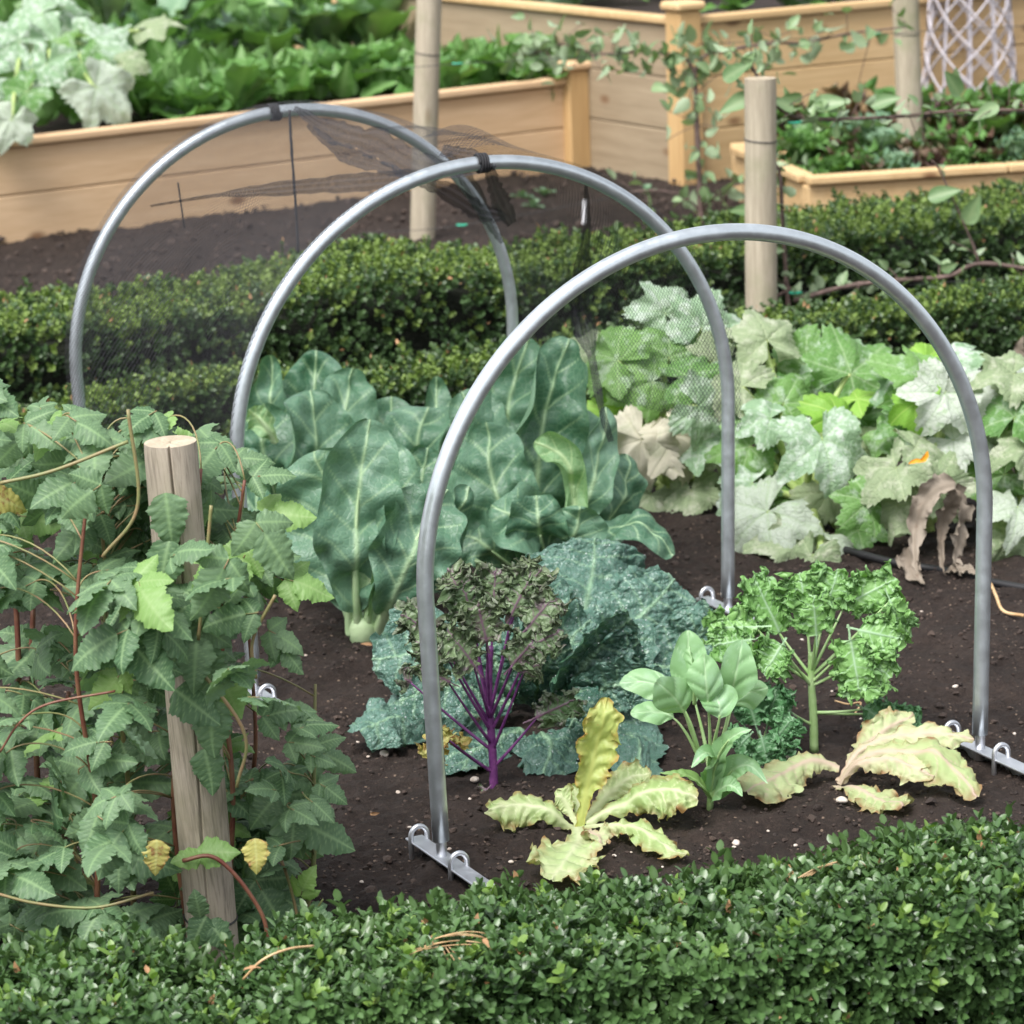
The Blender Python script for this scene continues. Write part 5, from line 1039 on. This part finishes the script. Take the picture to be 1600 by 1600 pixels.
squash_plant('central courgette plant with silver mottled leaves between the hoop legs',crown(1260,830),[
 (1195,520,62,.2,100,15,3),(1230,620,58,.1,60,30,0),(1195,655,48,0,200,40,1),(1340,575,82,.15,40,25,0),(1305,640,52,0,80,15,4),(1290,700,82,-.15,-80,35,1),(1185,810,92,-.15,215,35,2),(1255,860,80,-.2,240,40,3),(1240,690,45,.05,180,40,1),(1350,650,45,.1,20,35,0),(1260,560,60,.25,90,40,0),(1330,700,48,0,-20,40,1),(1300,780,60,-.05,-60,35,3),(1200,720,50,.1,180,40,0),(1280,600,45,.2,120,40,1),(1240,780,45,0,-120,35,0),(1310,850,35,-.2,-30,40,2),(1345,620,40,.05,60,40,4),(1150,600,55,.1,150,35,3),(1160,700,58,0,190,35,0),(1165,760,55,-.05,210,35,1),(1265,880,60,-.25,250,45,3),(1350,830,50,-.1,-30,40,0),(1365,700,50,0,10,30,3)],'courgette plants at the right','courgette plant','courgette_plant')
squash_plant('white leaved courgette plant under the right shoulder of the nearest hoop',crown(1450,850),[
 (1545,590,82,.1,30,45,2),(1470,625,66,0,240,35,2),(1410,600,60,.15,130,40,1),(1450,560,38,.2,60,40,4),(1390,740,68,-.1,230,30,3),(1440,700,55,-.05,10,45,3),(1470,770,60,-.1,-60,25,3),(1500,690,62,0,-30,40,2),(1410,660,50,.05,200,40,0),(1430,640,48,0,-90,35,4),(1490,560,50,.2,90,40,1),(1520,740,55,0,-10,40,0),(1400,800,55,-.1,250,30,3),(1380,680,45,.1,160,35,0),(1350,790,50,-.1,220,35,0)],'courgette plants at the right','courgette plant','courgette_plant')
squash_plant('far right courgette plant cut by the picture edge',crown(1610,850),[
 (1590,640,70,0,80,45,0),(1600,700,65,-.05,200,40,3),(1590,800,58,-.1,-110,40,2),(1560,745,52,0,200,30,0),(1640,720,70,0,0,40,1),(1600,590,50,.2,60,40,1),(1570,850,45,-.1,240,30,3),(1620,870,55,-.1,-80,30,3),(1550,680,45,.1,140,40,2)],'courgette plants at the right','courgette plant','courgette_plant')
# flower, withered leaves
c=at(1437,720,float(crown(1450,850)[1])-.25); mb=MB()
leaf(mb,[c+[-.022,0,-.006],c+[-.008,-.004,.004],c+[.008,-.004,-.002]],[0,-1,.5],.006,'ellip',14,7,1.3,.1,2); leaf(mb,[c,c+[.012,-.004,.004],c+[.016,0,.020]],[0,-1,.2],.008,'ellip',14,7,1.4,.1,2)
tag(mb.build('courgette_flower',M_flower),'closed orange courgette flower among the grey leaves','flower')
Yw=float(ground(1440,900)[1])
g_=ground(1460,900)
leafy('withered_leaf','big withered grey brown leaf hanging to the soil inside the right hoop leg','withered leaf',g_,[
 (0,[(1492,755,0),(1450,775,-.02),(1430,830,-.02),(1435,905,-.03)],24,-20,20),(0,[(1490,760,0),(1480,800,0),(1465,840,0),(1478,900,-.02)],18,15,10),(0,[(1495,755,.02),(1500,810,.02),(1490,860,.02),(1500,905,0)],20,30,10),(0,[(1478,895,-.02),(1500,890,-.04),(1520,895,-.04),(1535,905,-.03)],12,0,60),(0,[(1420,855,-.02),(1420,885,-.04),(1430,905,-.05),(1445,915,-.05)],18,-10,40)],[M_wither],None,None,dict(prof='ovate',n=44,m=19,curl=1.2,ruf=.25,rk=4,frill=.008,ff=40,bump=.01,veins=5))
g_=ground(1600,560)
leafy('withered_leaf','brown dead leaf poking in at the right frame edge before the hedge','withered leaf',np.array([g_[0],7.6,.0]),[(0,[(1620,575),(1600,560),(1592,545),(1600,525)],16,0,30)],[M_wither],None,None,dict(prof='ovate',n=24,m=9,curl=1,ruf=.2,bump=.01))
# hose
mb=MB(); hp=[(1290,850),(1330,862),(1400,880),(1480,893),(1560,912),(1700,935)]; tube(mb,poly([ground(a_,b_,.008) for a_,b_ in hp],60),.0085,10); tag(mb.build('irrigation_hose',M_pipe),'black watering hose lying on the soil under the courgettes','hose')
mb=MB(); tube(mb,poly([ground(1548,912,.01),ground(1556,930,.012),ground(1568,955,.006),ground(1600,962,.008)],20),.0035,6); tag(mb.build('bare_twig',M_straw),'bent pale dead stalk on the soil right of the right hoop leg','twig')
mb=MB(); tube(mb,poly([ground(1305,1095,.004),ground(1325,1100,.006),ground(1345,1098,.004),ground(1336,1115,.004)],16),.0018,5); tag(mb.build('bare_twig',M_straw),'small reddish twig on the soil behind the wilted lettuce','twig')
dryleaf(572,1008,.01,.010,'orange fallen leaf at the foot of the front cauliflower'); dryleaf(585,1270,.004,.008,'small brown fallen leaf on soil left of the hoop leg'); dryleaf(655,1012+80,.004,.010,'thin orange fallen leaf left of the savoy cabbage')
print('verts',sum(len(o.data.vertices) for o in bpy.data.objects if o.type=='MESH'))
